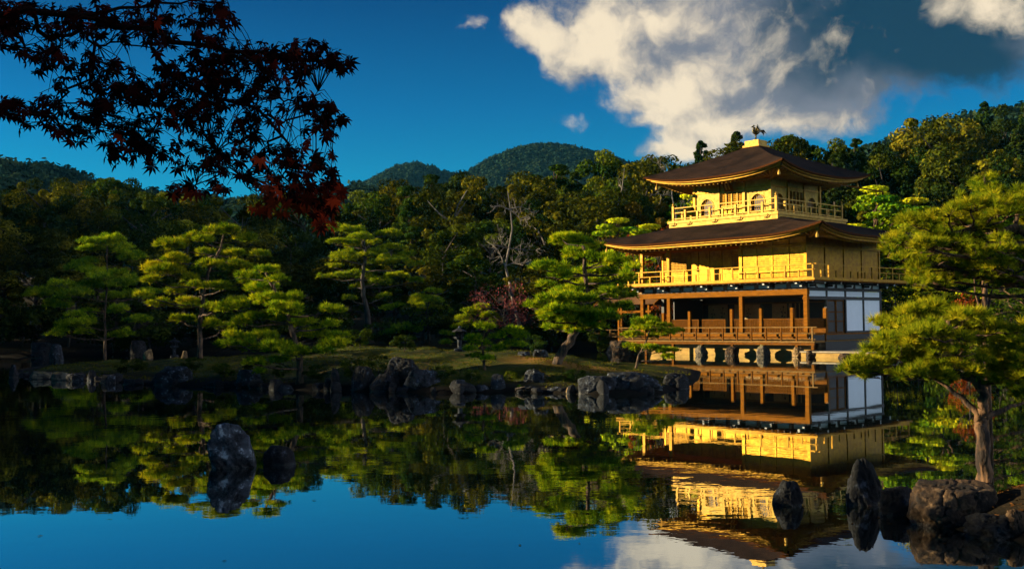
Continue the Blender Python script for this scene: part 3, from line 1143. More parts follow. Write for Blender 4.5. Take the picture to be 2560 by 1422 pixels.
# the room behind
VI = 2 * KEN + 1.15
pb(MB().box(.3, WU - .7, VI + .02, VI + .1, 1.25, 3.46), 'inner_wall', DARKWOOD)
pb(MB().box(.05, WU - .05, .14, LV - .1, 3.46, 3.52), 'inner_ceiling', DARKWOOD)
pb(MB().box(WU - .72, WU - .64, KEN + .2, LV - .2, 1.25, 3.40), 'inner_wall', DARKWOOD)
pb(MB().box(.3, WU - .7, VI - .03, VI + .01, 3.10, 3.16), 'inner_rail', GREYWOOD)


def flower(u, z, s, ip):
    m_ = MB()
    v = VI - 0.012
    m_.tube([(u, v, z), (u + .05 * s, v, z + .4 * s), (u - .02 * s, v, z + .85 * s)], .012, 4)
    for (du, dz, r) in ((-.02, .9, .09), (.14, .55, .08), (-.14, .5, .09), (.1, .25, .1), (-.1, .2, .08), (.2, .75, .05)):
        m_.poly([(u + s * (du + r * math.cos(k * 1.2566 * .5) * (1 if k % 2 else .55)), v - .004, z + s * (dz + r * math.sin(k * 1.2566 * .5) * (1 if k % 2 else .55))) for k in range(10)],
                [tuple(range(10))])
    pb(m_, 'painted_flower', INK, ip)


for a, b, fl_ in ((750, 775, 0), (805, 885, 0), (930, 1085, 1), (1140, 1180, 0), (1222, 1345, 2), (1440, 1560, 3), (1575, 1597, 0), (1622, 1632, 0), (1655, 1663, 0)):
    ub, ua = on_v(1480 + a / 3.2, 760, VI)[0], on_v(1480 + b / 3.2, 760, VI)[0]
    ip = pb(MB().box(ua, ub, VI - .008, VI + .015, 1.3, 3.07), 'inner_panel', TANPANEL)
    if fl_:
        if fl_ != 3:
            flower(ua + (ub - ua) * .75, 2.05, 0.8, ip)
        if fl_ != 2:
            flower(ua + (ub - ua) * .25, 2.05, 0.9, ip)

# ---- frieze, brackets and gallery
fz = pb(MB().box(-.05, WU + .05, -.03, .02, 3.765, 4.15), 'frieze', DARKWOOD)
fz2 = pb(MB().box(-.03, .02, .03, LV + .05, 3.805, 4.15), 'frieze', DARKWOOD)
cols_u = [0.02, 1.06, 2.12, 3.2, 4.26, 5.35, 6.42, 7.6, 8.6, 9.62, 10.7, WU - .05]
for i in range(len(cols_u) - 1):
    a, b = cols_u[i] + .16, cols_u[i + 1] - .16
    pb(MB().box(a, b, -.05, -.032, 3.86, 4.09), 'frieze_panel', WHITE, fz)
for i in range(8):
    a, b = i * KEN / 2 + .17, (i + 1) * KEN / 2 - .17
    pb(MB().box(-.05, -.032, a, b, 3.87, 4.06), 'frieze_panel', WHITE, fz2)


def bracket(u, v, du, dv):
    """two stepped dark arms with white end caps"""
    m_, caps = MB(), []
    for (z0, z1, a0, a1) in ((3.90, 4.02, .05, .50), (4.04, 4.17, .05, .98)):
        p0, p1 = (u + du * a0, v + dv * a0), (u + du * a1, v + dv * a1)
        m_.beam((*p0, (z0 + z1) / 2), (*p1, (z0 + z1) / 2), .13, z1 - z0)
        e1 = (u + du * (a1 + .015), v + dv * (a1 + .015))
        c_ = MB()
        caps.append(c_)
        c_.beam((*p1, (z0 + z1) / 2), (*e1, (z0 + z1) / 2), .135, z1 - z0 + .004)
        q = .10
        c_.beam((p1[0] - abs(dv) * q + du * .01, p1[1] - abs(du) * q + dv * .01, z1 - .01), (p1[0] + abs(dv) * q + du * .01, p1[1] + abs(du) * q + dv * .01, z1 - .01), .05, .05)
    b_ = pb(m_, 'bracket', DARKWOOD)
    for c_ in caps:
        pb(c_, 'bracket_cap', CAPWHITE, b_)


for u in (0.03, 2.13, 4.27, 6.42, 9.66, WU):
    bracket(u, 0, 0, -1)
for v in (0.35, 2.13, 4.26, 6.39, LV):
    bracket(0, v, -1, 0)

gal = MB()
gal.box(-1.3, WU + 1.3, -1.3, LV + 1.35, 4.215, 4.31)
gal = pb(gal, 'gallery', GOLD_RAIL)
pb(MB().box(-1.24, WU + 1.24, -1.24, LV + 1.29, 4.165, 4.212), 'gallery_underside', ORANGE, gal)
m_ = MB()
for i in range(36):
    u = -1.1 + i * 0.39
    m_.beam((u, -1.15, 4.135), (u, .0, 4.135), .06, .05)
for i in range(28):
    v = -1.0 + i * 0.4
    m_.beam((-1.15, v, 4.135), (.0, v, 4.135), .06, .05)
pb(m_, 'gallery_joists', DARKWOOD, gal)
rl = MB()
o_ = 1.10
a0, a1, b0, b1 = -o_, WU + o_, -o_, LV + o_ + .05


def rails(m_, z, h, wd, ext, a0, a1, b0, b1):
    m_.beam((a0 - ext, b0, z), (a1 + ext, b0, z), wd, h)
    m_.beam((a0, b0 - ext, z), (a0, b1 + ext, z), wd, h * .98)
    m_.beam((a1, b0 - ext, z), (a1, b1 + ext, z), wd, h * .98)
    m_.beam((a0 - ext, b1, z), (a1 + ext, b1, z), wd, h)


rails(rl, 5.09, .05, .055, .22, a0, a1, b0, b1)
rails(rl, 4.785, .04, .045, .12, a0, a1, b0, b1)
rails(rl, 4.36, .07, .07, .02, a0, a1, b0, b1)
rl = pb(rl, 'gallery_railing', GOLD_RAIL)


def rpost(u, v, z0, z1, r=.04, nm='rail_post', mat=None, par=None):
    pb(MB().box(u - r, u + r, v - r, v + r, z0, z1), nm, mat or GOLD_RAIL, par or rl)


nu, nv = 16, 13
for i in range(nu + 1):
    u = a0 + (a1 - a0) * i / nu
    hi_ = 5.06 if i % 2 == 0 else 4.80
    rpost(u, b0, 4.312, hi_)
    if 0 < i:
        rpost(u, b1, 4.312, hi_)
for i in range(1, nv + 1):
    v = b0 + (b1 - b0) * i / nv
    hi_ = 5.06 if i in (2, 8, 11, 13) else 4.80
    rpost(a0, v, 4.312, hi_)
    if i % 2 == 0:
        rpost(a1, v, 4.312, hi_)

# ---- second storey: boarded bays in front of u = 2 ken, a recessed porch beyond
Z2, Z2T = 4.312, 6.72
for i in range(4):
    u0, u1 = i * KEN / 2 + .05, (i + 1) * KEN / 2 - .05
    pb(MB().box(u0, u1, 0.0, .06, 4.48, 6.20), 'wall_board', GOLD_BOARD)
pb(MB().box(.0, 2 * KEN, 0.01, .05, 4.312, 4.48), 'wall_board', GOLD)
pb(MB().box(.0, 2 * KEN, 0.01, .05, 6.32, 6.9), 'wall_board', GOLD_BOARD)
for i in range(5):
    u = i * KEN / 2
    w_ = .10 if i in (0, 4) else .045
    pb(MB().box(u - w_, u + w_, -.06 if i in (0, 4) else -.035, .08, 4.312, 6.86), 'column' if i in (0, 4) else 'batten', GOLD)
pb(MB().box(-.08, 2 * KEN + .12, -.075, .09, 6.21, 6.31), 'wall_beam', GOLD)
# east wall
for i in range(4):
    v0, v1 = i * KEN + .09, (i + 1) * KEN - .09
    pb(MB().box(0.0, .06, v0, v1, 4.312, 6.17), 'wall_board', GOLD)
    pb(MB().box(0.005, .05, v0, v1, 6.28, 6.9), 'wall_board', GOLD)
for i in range(1, 5):
    v = i * KEN
    pb(MB().box(-.055, .08, v - .075, v + .075, 4.312, 6.86), 'column', GOLD)
pb(MB().box(-.07, .09, .085, LV + .1, 6.175, 6.275), 'wall_beam', GOLD)
# back and west walls
pb(MB().box(.05, WU, LV - .06, LV, 4.312, 6.9), 'wall_board', GOLD)
pb(MB().box(WU - .06, WU, KEN + .1, LV - .06, 4.312, 6.9), 'wall_board', GOLD)
# porch: side cheek, back wall, columns, ceiling
pb(MB().box(2 * KEN - .02, 2 * KEN + .04, .085, KEN, 4.312, 6.62), 'wall_board', GOLD_BOARD)
vb = KEN
pb(MB().box(2 * KEN + .04, WU, vb + .02, vb + .10, 4.312, 6.55), 'wall_board', GOLD_BOARD)
for u in (WU, 9.63, 9.50, 8.90, 8.05, 7.12, 6.4, 5.82):
    pb(MB().box(u - .05, u + .05, vb - .05, vb + .018, 4.312, 6.5), 'batten', GOLD)
for u0, u1 in ((9.70, 11.6), (5.88, 6.34), (4.4, 5.76)):
    m_ = MB()
    n_ = int((u1 - u0) / .11)
    for i in range(n_ + 1):
        a = u0 + (u1 - u0) * i / n_
        m_.box(a - .018, a + .018, vb - .03, vb - .008, 5.22, 6.12)
    for i in range(9):
        z = 5.22 + .9 * i / 8
        m_.box(u0, u1, vb - .045, vb - .032, z - .018, z + .018)
    pb(m_, 'lattice_panel', GOLD_RAIL)
    pb(MB().box(u0, u1, vb - .006, vb + .012, 5.2, 6.14), 'lattice_backing', BROWN)
for u0, u1 in ((8.95, 9.45), (8.1, 8.85), (7.17, 8.0), (6.45, 7.07)):
    pb(MB().box(u0 + .03, u1 - .03, vb - .02, vb + .018, 4.40, 6.0), 'door', GOLD)
for u in (4.5 * KEN, WU):
    pb(MB().box(u - .10, u + .10, -.10, .10, 4.312, 6.42), 'column', GOLD_RAIL)
pb(MB().box(2 * KEN + .12, WU + .1, -.09, .09, 6.42, 6.62), 'porch_beam', ORANGE)
pb(MB().box(2 * KEN + .05, WU - .05, .10, vb, 6.44, 6.50), 'porch_ceiling', ORANGE)


# ---- roofs
def roof_shape(ca, cb, ea, eb, ta, tb, z_e, z_t, lift, nseg=28, ns=12, pw=1.0, thick=.17):
    """four curved slopes from an eave rectangle (half sizes ea, eb) to a top rectangle; corners sweep up"""
    def surf(sd, t, s, drop=0.0):
        # t in -1..1 along the eave, s 0 eave .. 1 top
        h = (ea, eb) if sd in (0, 2) else (eb, ea)
        ht = (ta, tb) if sd in (0, 2) else (tb, ta)
        along = (h[0] + (ht[0] - h[0]) * s) * t
        out_ = h[1] + (ht[1] - h[1]) * s
        L_ = max(0.0, abs(t) * h[0] - (h[0] - 4.6)) / 4.6
        z = z_e + (z_t - z_e) * (s ** pw) + lift * (L_ ** 2.4) * (1 - s) ** 2.0 - drop
        # slight flare of the plan at the corners
        fl_ = 0.07 * (L_ ** 3) * (1 - s)
        out_ += fl_
        x, y = ((along, -out_), (out_, along), (-along, out_), (-out_, -along))[sd]
        return (ca + x, cb + y, z)
    return surf


def build_roof(name, ca, cb, ea, eb, ta, tb, z_e, z_t, lift, wall_a, wall_b, z_soff, pw, raf=0.34):
    sf = roof_shape(ca, cb, ea, eb, ta, tb, z_e, z_t, lift, pw=pw)
    m_ = MB()
    nseg, ns = 36, 14
    for sd in range(4):
        g = [[sf(sd, -1 + 2 * i / nseg, (j / ns) ** 1.3) for i in range(nseg + 1)] for j in range(ns + 1)]
        m_.poly([p for r_ in g for p in r_], [(j * (nseg + 1) + i, j * (nseg + 1) + i + 1, (j + 1) * (nseg + 1) + i + 1, (j + 1) * (nseg + 1) + i) for j in range(ns) for i in range(nseg)])
    rf = pb(m_, name, ROOF, smooth_=True)

    def band(inset0, inset1, d0, d1, nm, mat):
        b_ = MB()
        sA = roof_shape(ca, cb, ea - inset0, eb - inset0, ta, tb, z_e, z_t, lift, pw=pw)
        sB = roof_shape(ca, cb, ea - inset1, eb - inset1, ta, tb, z_e, z_t, lift, pw=pw)
        for sd in range(4):
            r0_ = [sA(sd, -1 + 2 * i / nseg, 0, d0) for i in range(nseg + 1)]
            r1_ = [sA(sd, -1 + 2 * i / nseg, 0, d1) for i in range(nseg + 1)]
            r2_ = [sB(sd, -1 + 2 * i / nseg, 0, d1) for i in range(nseg + 1)]
            k = nseg + 1
            b_.poly(r0_ + r1_ + r2_, [(i + k, i + k + 1, i + 1, i) for i in range(nseg)] + [(i + 2 * k, i + 2 * k + 1, i + k + 1, i + k) for i in range(nseg)])
        return pb(b_, nm, mat, rf)
    band(0.0, 0.14, 0.0, 0.105, 'eave_edge', ROOF_EDGE)
    band(0.13, 0.34, 0.10, 0.18, 'eave_fascia', GOLD_RAIL)
    band(0.33, 0.60, 0.15, 0.31, 'eave_lower_fascia', GOLD_RAIL)
    # soffit from the fascia in to the wall head
    b_ = MB()
    sA = roof_shape(ca, cb, ea - .58, eb - .58, ta, tb, z_e, z_t, lift, pw=pw)
    rb = MB()
    for sd in range(4):
        k = nseg + 1
        A = [sA(sd, -1 + 2 * i / nseg, 0, .345) for i in range(k)]
        hw_, ho = (wall_a, wall_b) if sd in (0, 2) else (wall_b, wall_a)
        B = []
        for i in range(k):
            t_ = -1 + 2 * i / nseg
            al, ou = hw_ * t_, ho
            x, y = ((al, -ou), (ou, al), (-al, ou), (-ou, -al))[sd]
            B.append((ca + x, cb + y, z_soff))
        b_.poly(A + B, [(i + 1, i, i + k, i + k + 1) for i in range(nseg)])
        L_ = 2 * ((ea if sd in (0, 2) else eb) - .6)
        nr = int(L_ / raf)
        for i in range(nr + 1):
            t_ = -1 + 2 * i / nr
            p = sA(sd, t_, 0, .37)
            al = max(-hw_, min(hw_, ((ea if sd in (0, 2) else eb) - .58) * t_))
            x, y = ((al, -ho), (ho, al), (-al, ho), (-ho, -al))[sd]
            rb.beam(p, (ca + x, cb + y, z_soff - .05), .09, .09)
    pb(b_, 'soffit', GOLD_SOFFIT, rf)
    pb(rb, 'rafters', GOLD_RAIL, rf)
    # corner beams with hanging bells
    for sx, sy in ((-1, -1), (-1, 1), (1, -1), (1, 1)):
        tip = sA(0 if sy < 0 else 2, (1 if sx * (1 if sy < 0 else -1) > 0 else -1), 0, .40)
        wp_ = (ca + sx * wall_a, cb + sy * wall_b, z_soff - .12)
        d_ = Vector(tip) - Vector(wp_)
        e_ = Vector(wp_) + d_ * 1.0
        pb(MB().beam(wp_, e_, .16, .18), 'corner_beam', GOLD_RAIL, rf)
        pb(MB().lathe((e_.x, e_.y, e_.z - .42), [(.09, 0), (.085, .12), (.06, .22), (.02, .26), (.02, .36)], 10), 'wind_bell', GOLD_PALE, rf)
    return rf


R2 = build_roof('lower_roof', 5.545, CV, 8.025, CV + 2.48, 3.5, 3.5, 6.74, 8.06, .52, CU, CV, 6.82, 1.05)
R3 = build_roof('upper_roof', CU, CV, 5.0, 5.0, .55, .55, 10.64, 12.90, .50, 2.75, 2.75, 10.58, 0.98, raf=.3)

# ---- third storey
skirt = pb(MB().box(CU - 3.92, CU + 3.92, CV - 3.92, CV + 3.92, 7.55, 8.14), 'balcony_base', GOLD_PALE)
bal = pb(MB().box(CU - 3.99, CU + 3.99, CV - 3.99, CV + 3.99, 8.142, 8.31), 'balcony', GOLD_PALE)
for du in (3.55, 2.35, .45, -1.35, -3.2):
    m_ = MB()
    u = CU + du
    v = CV - 3.94
    m_.tube([(u + .16, v, 8.02), (u + .02, v - .05, 8.0), (u - .10, v - .06, 8.06), (u - .15, v - .06, 8.15), (u - .10, v - .05, 8.19)], .032, 6)
    pb(m_, 'iron_hook', BRONZE, skirt)
h_ = 3.72
rl3 = MB()
rails(rl3, 9.12, .055, .055, .0, CU - h_, CU + h_, CV - h_, CV + h_)
rails(rl3, 8.82, .05, .05, .0, CU - h_, CU + h_, CV - h_, CV + h_)
rails(rl3, 8.44, .07, .07, .0, CU - h_, CU + h_, CV - h_, CV + h_)
rl3 = pb(rl3, 'balcony_railing', GOLD_PALE)
for sx, sy in ((-1, -1), (-1, 1), (1, -1), (1, 1)):
    c_ = (CU + sx * h_, CV + sy * h_)
    pb(MB().box(c_[0] - .07, c_[0] + .07, c_[1] - .07, c_[1] + .07, 8.312, 9.26).lathe((c_[0], c_[1], 9.262), [(.055, 0), (.085, .05), (.085, .1), (.05, .15), (.01, .21)], 10),
       'corner_post', GOLD_PALE, rl3)
for i in range(1, 8):
    t_ = -h_ + 2 * h_ * i / 8
    for (x, y) in ((CU + t_, CV - h_), (CU - h_, CV + t_), (CU + t_, CV + h_), (CU + h_, CV + t_)):
        rpost(x, y, 8.312, 8.98 if i % 2 else 8.80, .065, 'rail_post', GOLD_PALE, rl3)


def third_wall(sd):
    """one side: three bays, bell windows in the outer two, lattice doors in the middle"""
    hw_ = 2.75

    def q(al, ou, z):
        x, y = ((al, -ou), (-ou, -al), (-al, ou), (ou, al))[sd]
        return (CU + x, CV + y, z)
    m_ = MB()

    def pan(a_, b_, z0, z1, off=0.0):
        m_.poly([q(a_, hw_ + off, z0), q(b_, hw_ + off, z0), q(b_, hw_ + off, z1), q(a_, hw_ + off, z1)], [(0, 1, 2, 3)])
    zb, zt = 8.312, 10.75
    wz0, wz1 = 8.56, 9.62

    def half(z):
        f = (z - wz0) / (wz1 - wz0)
        if f < .5:
            return .46 - .05 * math.sin(f / .5 * math.pi * .9) + .02
        g = (f - .5) / .5
        return .47 * max(0, 1 - g ** 2.1) ** .62
    zs = [wz0 + (wz1 - wz0) * (i / 18) for i in range(19)]
    wins = []
    for cx in (-1.84, 1.84):
        pan(cx - .9, cx + .9, zb, wz0)
        pan(cx - .9, cx + .9, wz1, 10.72)
        for i in range(18):
            for sg in (-1, 1):
                m_.poly([q(cx + sg * .9, hw_, zs[i]), q(cx + sg * half(zs[i]), hw_, zs[i]), q(cx + sg * half(zs[i + 1]), hw_, zs[i + 1]), q(cx + sg * .9, hw_, zs[i + 1])],
                        [(0, 1, 2, 3) if sg > 0 else (3, 2, 1, 0)])
        wins.append(cx)
    pan(-.94, .94, 9.95, 10.72)
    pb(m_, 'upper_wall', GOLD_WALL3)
    for cx in wins:
        f_ = MB()
        # reveal and proud rim
        for i in range(18):
            for sg in (-1, 1):
                p0, p1 = half(zs[i]), half(zs[i + 1])
                f_.poly([q(cx + sg * p0, hw_ + .035, zs[i]), q(cx + sg * p0, hw_ - .12, zs[i]), q(cx + sg * p1, hw_ - .12, zs[i + 1]), q(cx + sg * p1, hw_ + .035, zs[i + 1])], [(0, 1, 2, 3)])
                f_.poly([q(cx + sg * p0, hw_ + .035, zs[i]), q(cx + sg * (p0 + .055), hw_ + .035, zs[i]), q(cx + sg * (p1 + .055), hw_ + .035, zs[i + 1]), q(cx + sg * p1, hw_ + .035, zs[i + 1])], [(0, 1, 2, 3)])
        wf = pb(f_, 'bell_window', GOLD_PALE)
        d_ = MB()  # dark sheet whose colour paints the shade of the room behind
        d_.poly([q(cx - .56, hw_ - .13, wz0 - .02), q(cx + .56, hw_ - .13, wz0 - .02), q(cx + .56, hw_ - .13, wz1 + .03), q(cx - .56, hw_ - .13, wz1 + .03)], [(0, 1, 2, 3)])
        pb(d_, 'window_dark_sheet', DARKWOOD, wf)
        d_ = MB()
        for k in range(-3, 4):
            a_ = cx + k * .125
            zt_ = max([z for z in zs if half(z) > abs(k * .125)] + [wz0 + .1])
            d_.beam(q(a_, hw_ - .06, wz0), q(a_, hw_ - .06, zt_), .016, .016)
        pb(d_, 'window_bars', GOLD_RAIL, wf)
    for a_ in (-2.75, -.92, .92):
        pb(MB().beam(q(a_, hw_ + .02, zb), q(a_, hw_ + .02, 10.7), .16, .16), 'column', GOLD_PALE if sd == 0 else GOLD)
    d_ = MB()
    d_.poly([q(-.84, hw_ - .03, zb), q(.84, hw_ - .03, zb), q(.84, hw_ - .03, 9.95), q(-.84, hw_ - .03, 9.95)], [(0, 1, 2, 3)])
    dd = pb(d_, 'lattice_door', GOLD)
    d_ = MB()
    for k in range(5):
        a_ = -.80 + .4 * k
        d_.beam(q(a_, hw_ + .0, zb), q(a_, hw_ + .0, 9.93), .07, .06)
    for z in (8.36, 8.9, 9.05, 9.9):
        d_.beam(q(-.8, hw_ + .002, z), q(.8, hw_ + .002, z), .05, .07)
    pb(d_, 'door_frame', GOLD_PALE, dd)
    d_ = MB()
    for k in range(17):
        a_ = -.76 + .095 * k
        d_.beam(q(a_, hw_ - .012, 9.08), q(a_, hw_ - .012, 9.86), .022, .022)
    for k in range(7):
        z = 9.12 + .11 * k
        d_.beam(q(-.78, hw_ - .022, z), q(.78, hw_ - .022, z), .02, .02)
    pb(d_, 'door_lattice', BROWN, dd)
    pb(MB().beam(q(-2.8, hw_ + .03, 10.02), q(2.8, hw_ + .03, 10.02), .06, .09), 'wall_beam', GOLD)
    for a_ in (-2.75, -.92, .92, 2.75):       # bracket clusters under the eaves
        m2 = MB()
        for (o1, z1) in ((.35, 10.42), (.7, 10.52), (1.1, 10.6)):
            m2.beam(q(a_, hw_, z1), q(a_, hw_ + o1, z1 + .02), .12, .09)
            m2.beam(q(a_ - .2, hw_ + o1 * .9, z1 + .03), q(a_ + .2, hw_ + o1 * .9, z1 + .03), .1, .07)
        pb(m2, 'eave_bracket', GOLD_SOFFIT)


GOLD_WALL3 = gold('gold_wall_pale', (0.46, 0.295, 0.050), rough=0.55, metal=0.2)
for sd in range(4):
    third_wall(sd)
# name board under the eave
pq = MB()
qa, qb_, qv0, qv1 = CU + .33, CU - .27, CV - 3.35, CV - 3.05
pq.poly([(CU + .30, qv1, 9.92), (CU - .30, qv1, 9.92), (CU - .30, qv0, 10.46), (CU + .30, qv0, 10.46), (CU + .30, qv1 + .06, 9.90), (CU - .30, qv1 + .06, 9.90), (CU - .30, qv0 + .06, 10.44), (CU + .30, qv0 + .06, 10.44)],
        [(0, 1, 2, 3), (7, 6, 5, 4), (0, 3, 7, 4), (1, 5, 6, 2), (3, 2, 6, 7), (0, 4, 5, 1)])
pq = pb(pq, 'name_board', BROWN)
m_ = MB()
for (ua, ub_) in ((.16, .05), (-.05, -.16)):
    def pt(u, f):
        return (CU + u, qv1 + (qv0 - qv1) * f - .02, 9.92 + .54 * f - .004)
    m_.poly([pt(ua, .14), pt(ub_, .14), pt(ub_, .86), pt(ua, .86)], [(0, 1, 2, 3)])
pb(m_, 'board_strip', GOLD_PALE, pq)

# finial base and the phoenix
fb = MB().box(CU - .66, CU + .66, CV - .66, CV + .66, 12.76, 12.90)
fb = pb(fb, 'finial_plinth', ROOF_EDGE, R3)
pb(MB().box(CU - .60, CU + .60, CV - .60, CV + .60, 12.902, 13.03).box(CU - .50, CU + .50, CV - .50, CV + .50, 13.032, 13.33).box(CU - .12, CU + .12, CV - .12, CV + .12, 13.332, 13.42), 'finial_base', GOLD_PALE, R3)


def phoenix():
    """bronze bird facing the pond: two legs, breast, raised neck and crest, lifted wings, fan tail; built facing -y then turned"""
    body = MB()
    ang = R(42)
    ca_, sa_ = math.cos(ang), math.sin(ang)

    def T(p):
        x, y, z = p
        return (CU + x * ca_ - y * sa_, CV + x * sa_ + y * ca_, 13.42 + z)

    def tube(m, pts, rad, n=8):
        m.tube([T(p) for p in pts], rad, n)
    for s in (-.075, .075):
        tube(body, [(s, .0, 0), (s, .0, .18), (s * 1.1, .02, .34)], [.028, .03, .05], 6)
        for dx in (-.05, 0, .05):
            tube(body, [(s, 0, .015), (s + dx, -.11, .01)], [.018, .008], 4)
    tube(body, [(0, .22, .46), (0, .12, .43), (0, 0, .42), (0, -.10, .48), (0, -.16, .57), (0, -.15, .66), (0, -.13, .74), (0, -.15, .80)], [.04, .10, .125, .12, .085, .05, .042, .05], 10)
    tube(body, [(0, -.13, .80), (0, -.19, .82), (0, -.25, .81), (0, -.29, .775)], [.05, .055, .03, .006], 8)
    for k in range(3):
        tube(body, [(0, -.17, .85), (0, -.14 + .04 * k, .93 - .015 * k), (0, -.10 + .05 * k, .93 - .02 * k)], [.022, .02, .006], 5)
    b_ = body.build('phoenix_statue', BRONZE, R3, True, flip=True)
    wg = MB()
    for s in (-1, 1):
        for k in range(8):
            f = k / 7
            root_ = (s * .10, -.06 + .14 * f, .50 - .02 * f)
            tip = (s * (.20 + .16 * (1 - f) + .10 * f), .02 + .30 * f, .92 - .42 * f ** 1.4)
            midp = (s * (.20 + .06 * f), .0 + .16 * f, .66 - .12 * f)
            wg.tube([T(root_), T(midp), T(tip)], [.03, .034, .008], 5)
        tube(wg, [(s * .08, -.06, .5), (s * .2, -.02, .66), (s * .36, .02, .9)], [.04, .04, .012], 6)
    wg.build('wing', BRONZE, b_, True, flip=True)
    tl = MB()
    for k in range(9):
        a = (k - 4) / 4
        tube(tl, [(0, .18, .46), (a * .10, .36, .60 - .06 * abs(a)), (a * .24, .52, .60 - .16 * abs(a)), (a * .34, .60, .50 - .2 * abs(a))], [.035, .03, .028, .008], 5)
    tl.build('tail', BRONZE, b_, True, flip=True)


phoenix()
# gutter running along the east eave
pb(MB().tube([(CU - 5.0, CV - .2, 10.16), (CU - 5.05, CV + 4.3, 10.16), (CU - 5.06, CV + 6.55, 10.14)], .045, 7).tube([(CU - 5.06, CV + 6.55, 10.14), (CU - 5.06, CV + 6.6, 9.95)], .06, 7), 'gutter', BROWN, R3)

# ---- stone embankment and the terrace beside it
emb = empty('embankment_wall', (PAV[0], PAV[1], 0.0), YAW - math.pi / 2)
tag(emb, 'low ochre stone embankment wall with a pale cap under the pavilion deck', 'retaining wall')
pb(MB().box(-.4, WU + .3, -.30, 1.2, -1.0, .43), 'wall', ST_WALL, emb)
pb(MB().box(-.42, WU + .32, -.33, 1.2, .432, .655), 'coping', ST_CAP, emb)
ter = empty('stone_terrace', (PAV[0], PAV[1], 0.0), YAW - math.pi / 2)
tag(ter, 'flat stone landing terrace at the water beside the white panelled end of the pavilion', 'terrace')
pb(MB().box(-4.3, -.42, -1.35, 9.5, -1.0, .255), 'wall', ST_WALL, ter)
pb(MB().box(-4.4, -.40, -1.45, 9.5, .257, .33), 'paving', ST_TERR, ter)
pb(MB().box(-1.15, -.13, .0, 8.9, .30, .82), 'side_step', DARKWOOD)
pb(MB().box(-1.20, -.13, -.02, 9.0, .822, .87), 'side_step_board', GREYWOOD)
pb(MB().box(-.30, -.125, .0, 8.8, .872, 1.17), 'side_riser', DARKWOOD)

# ---- the small fishing pavilion on the west side
fp = empty('fishing_pavilion', (PAV[0], PAV[1], 0.0), YAW - math.pi / 2)
tag(fp, 'small open wooden porch with a brown gabled roof beside the golden pavilion', 'porch')
m_ = MB()
u0, u1, vr, ve = 12.0, 17.2, 2.7, 1.45
g = []
for j in range(9):
    f = j / 8
    for sgn in (1,):
        g.append(f)
for sg in (-1, 1):
    rows = []
    for j in range(9):
        f = j / 8
        v = vr + sg * (vr - ve) * f
        z = 3.86 - .70 * f ** .85
        rows.append([(u0 + (u1 - u0) * i / 6, v, z) for i in range(7)])
    m_.poly([p for r_ in rows for p in r_], [((j * 7 + i, j * 7 + i + 1, (j + 1) * 7 + i + 1, (j + 1) * 7 + i) if sg < 0 else (j * 7 + i + 7, j * 7 + i + 8, j * 7 + i + 1, j * 7 + i)) for j in range(8) for i in range(6)])
rf = pb(m_, 'roof', ROOF_BROWN if 'ROOF_BROWN' in globals() else bark_roof('brown_bark_shingles', (0.24, 0.12, 0.05), (0.10, 0.05, 0.025)), fp)
m_ = MB()
for u in (u0 - .02, u1 + .02):
    for sg in (-1, 1):
        m_.beam((u, vr, 3.84), (u, vr + sg * (vr - ve), 3.13), .06, .12)
pb(m_, 'barge_board', ORANGE, rf)
pb(MB().box(u0 - .1, u1 + .1, vr - .12, vr + .12, 3.85, 3.98), 'ridge', ST_PALE, rf)
for u in (12.6, 14.95, 16.9):
    for v in (1.7, 3.7):
        pb(MB().box(u - .07, u + .07, v - .07, v + .07, .2, 3.2), 'post', ORANGE, fp)
for v in (1.7, 3.7):
    pb(MB().box(12.4, 17.1, v - .06, v + .06, 2.62, 2.76), 'tie_beam', ORANGE, fp)
    pb(MB().box(12.2, 17.2, v - .07, v + .07, 3.12, 3.24), 'tie_beam', BROWN, fp)
pb(MB().box(12.0, 17.2, 1.3, 4.1, .98, 1.08), 'deck', GREYWOOD, fp)
m_ = MB()
m_.box(12.9, 17.2, 1.34, 1.40, 1.45, 1.50).box(12.9, 17.2, 1.34, 1.40, 1.22, 1.26)
for u in (12.9, 14.3, 15.7, 17.1):
    m_.box(u - .04, u + .04, 1.33, 1.41, 1.08, 1.52)
pb(m_, 'railing', GREYWOOD, fp)


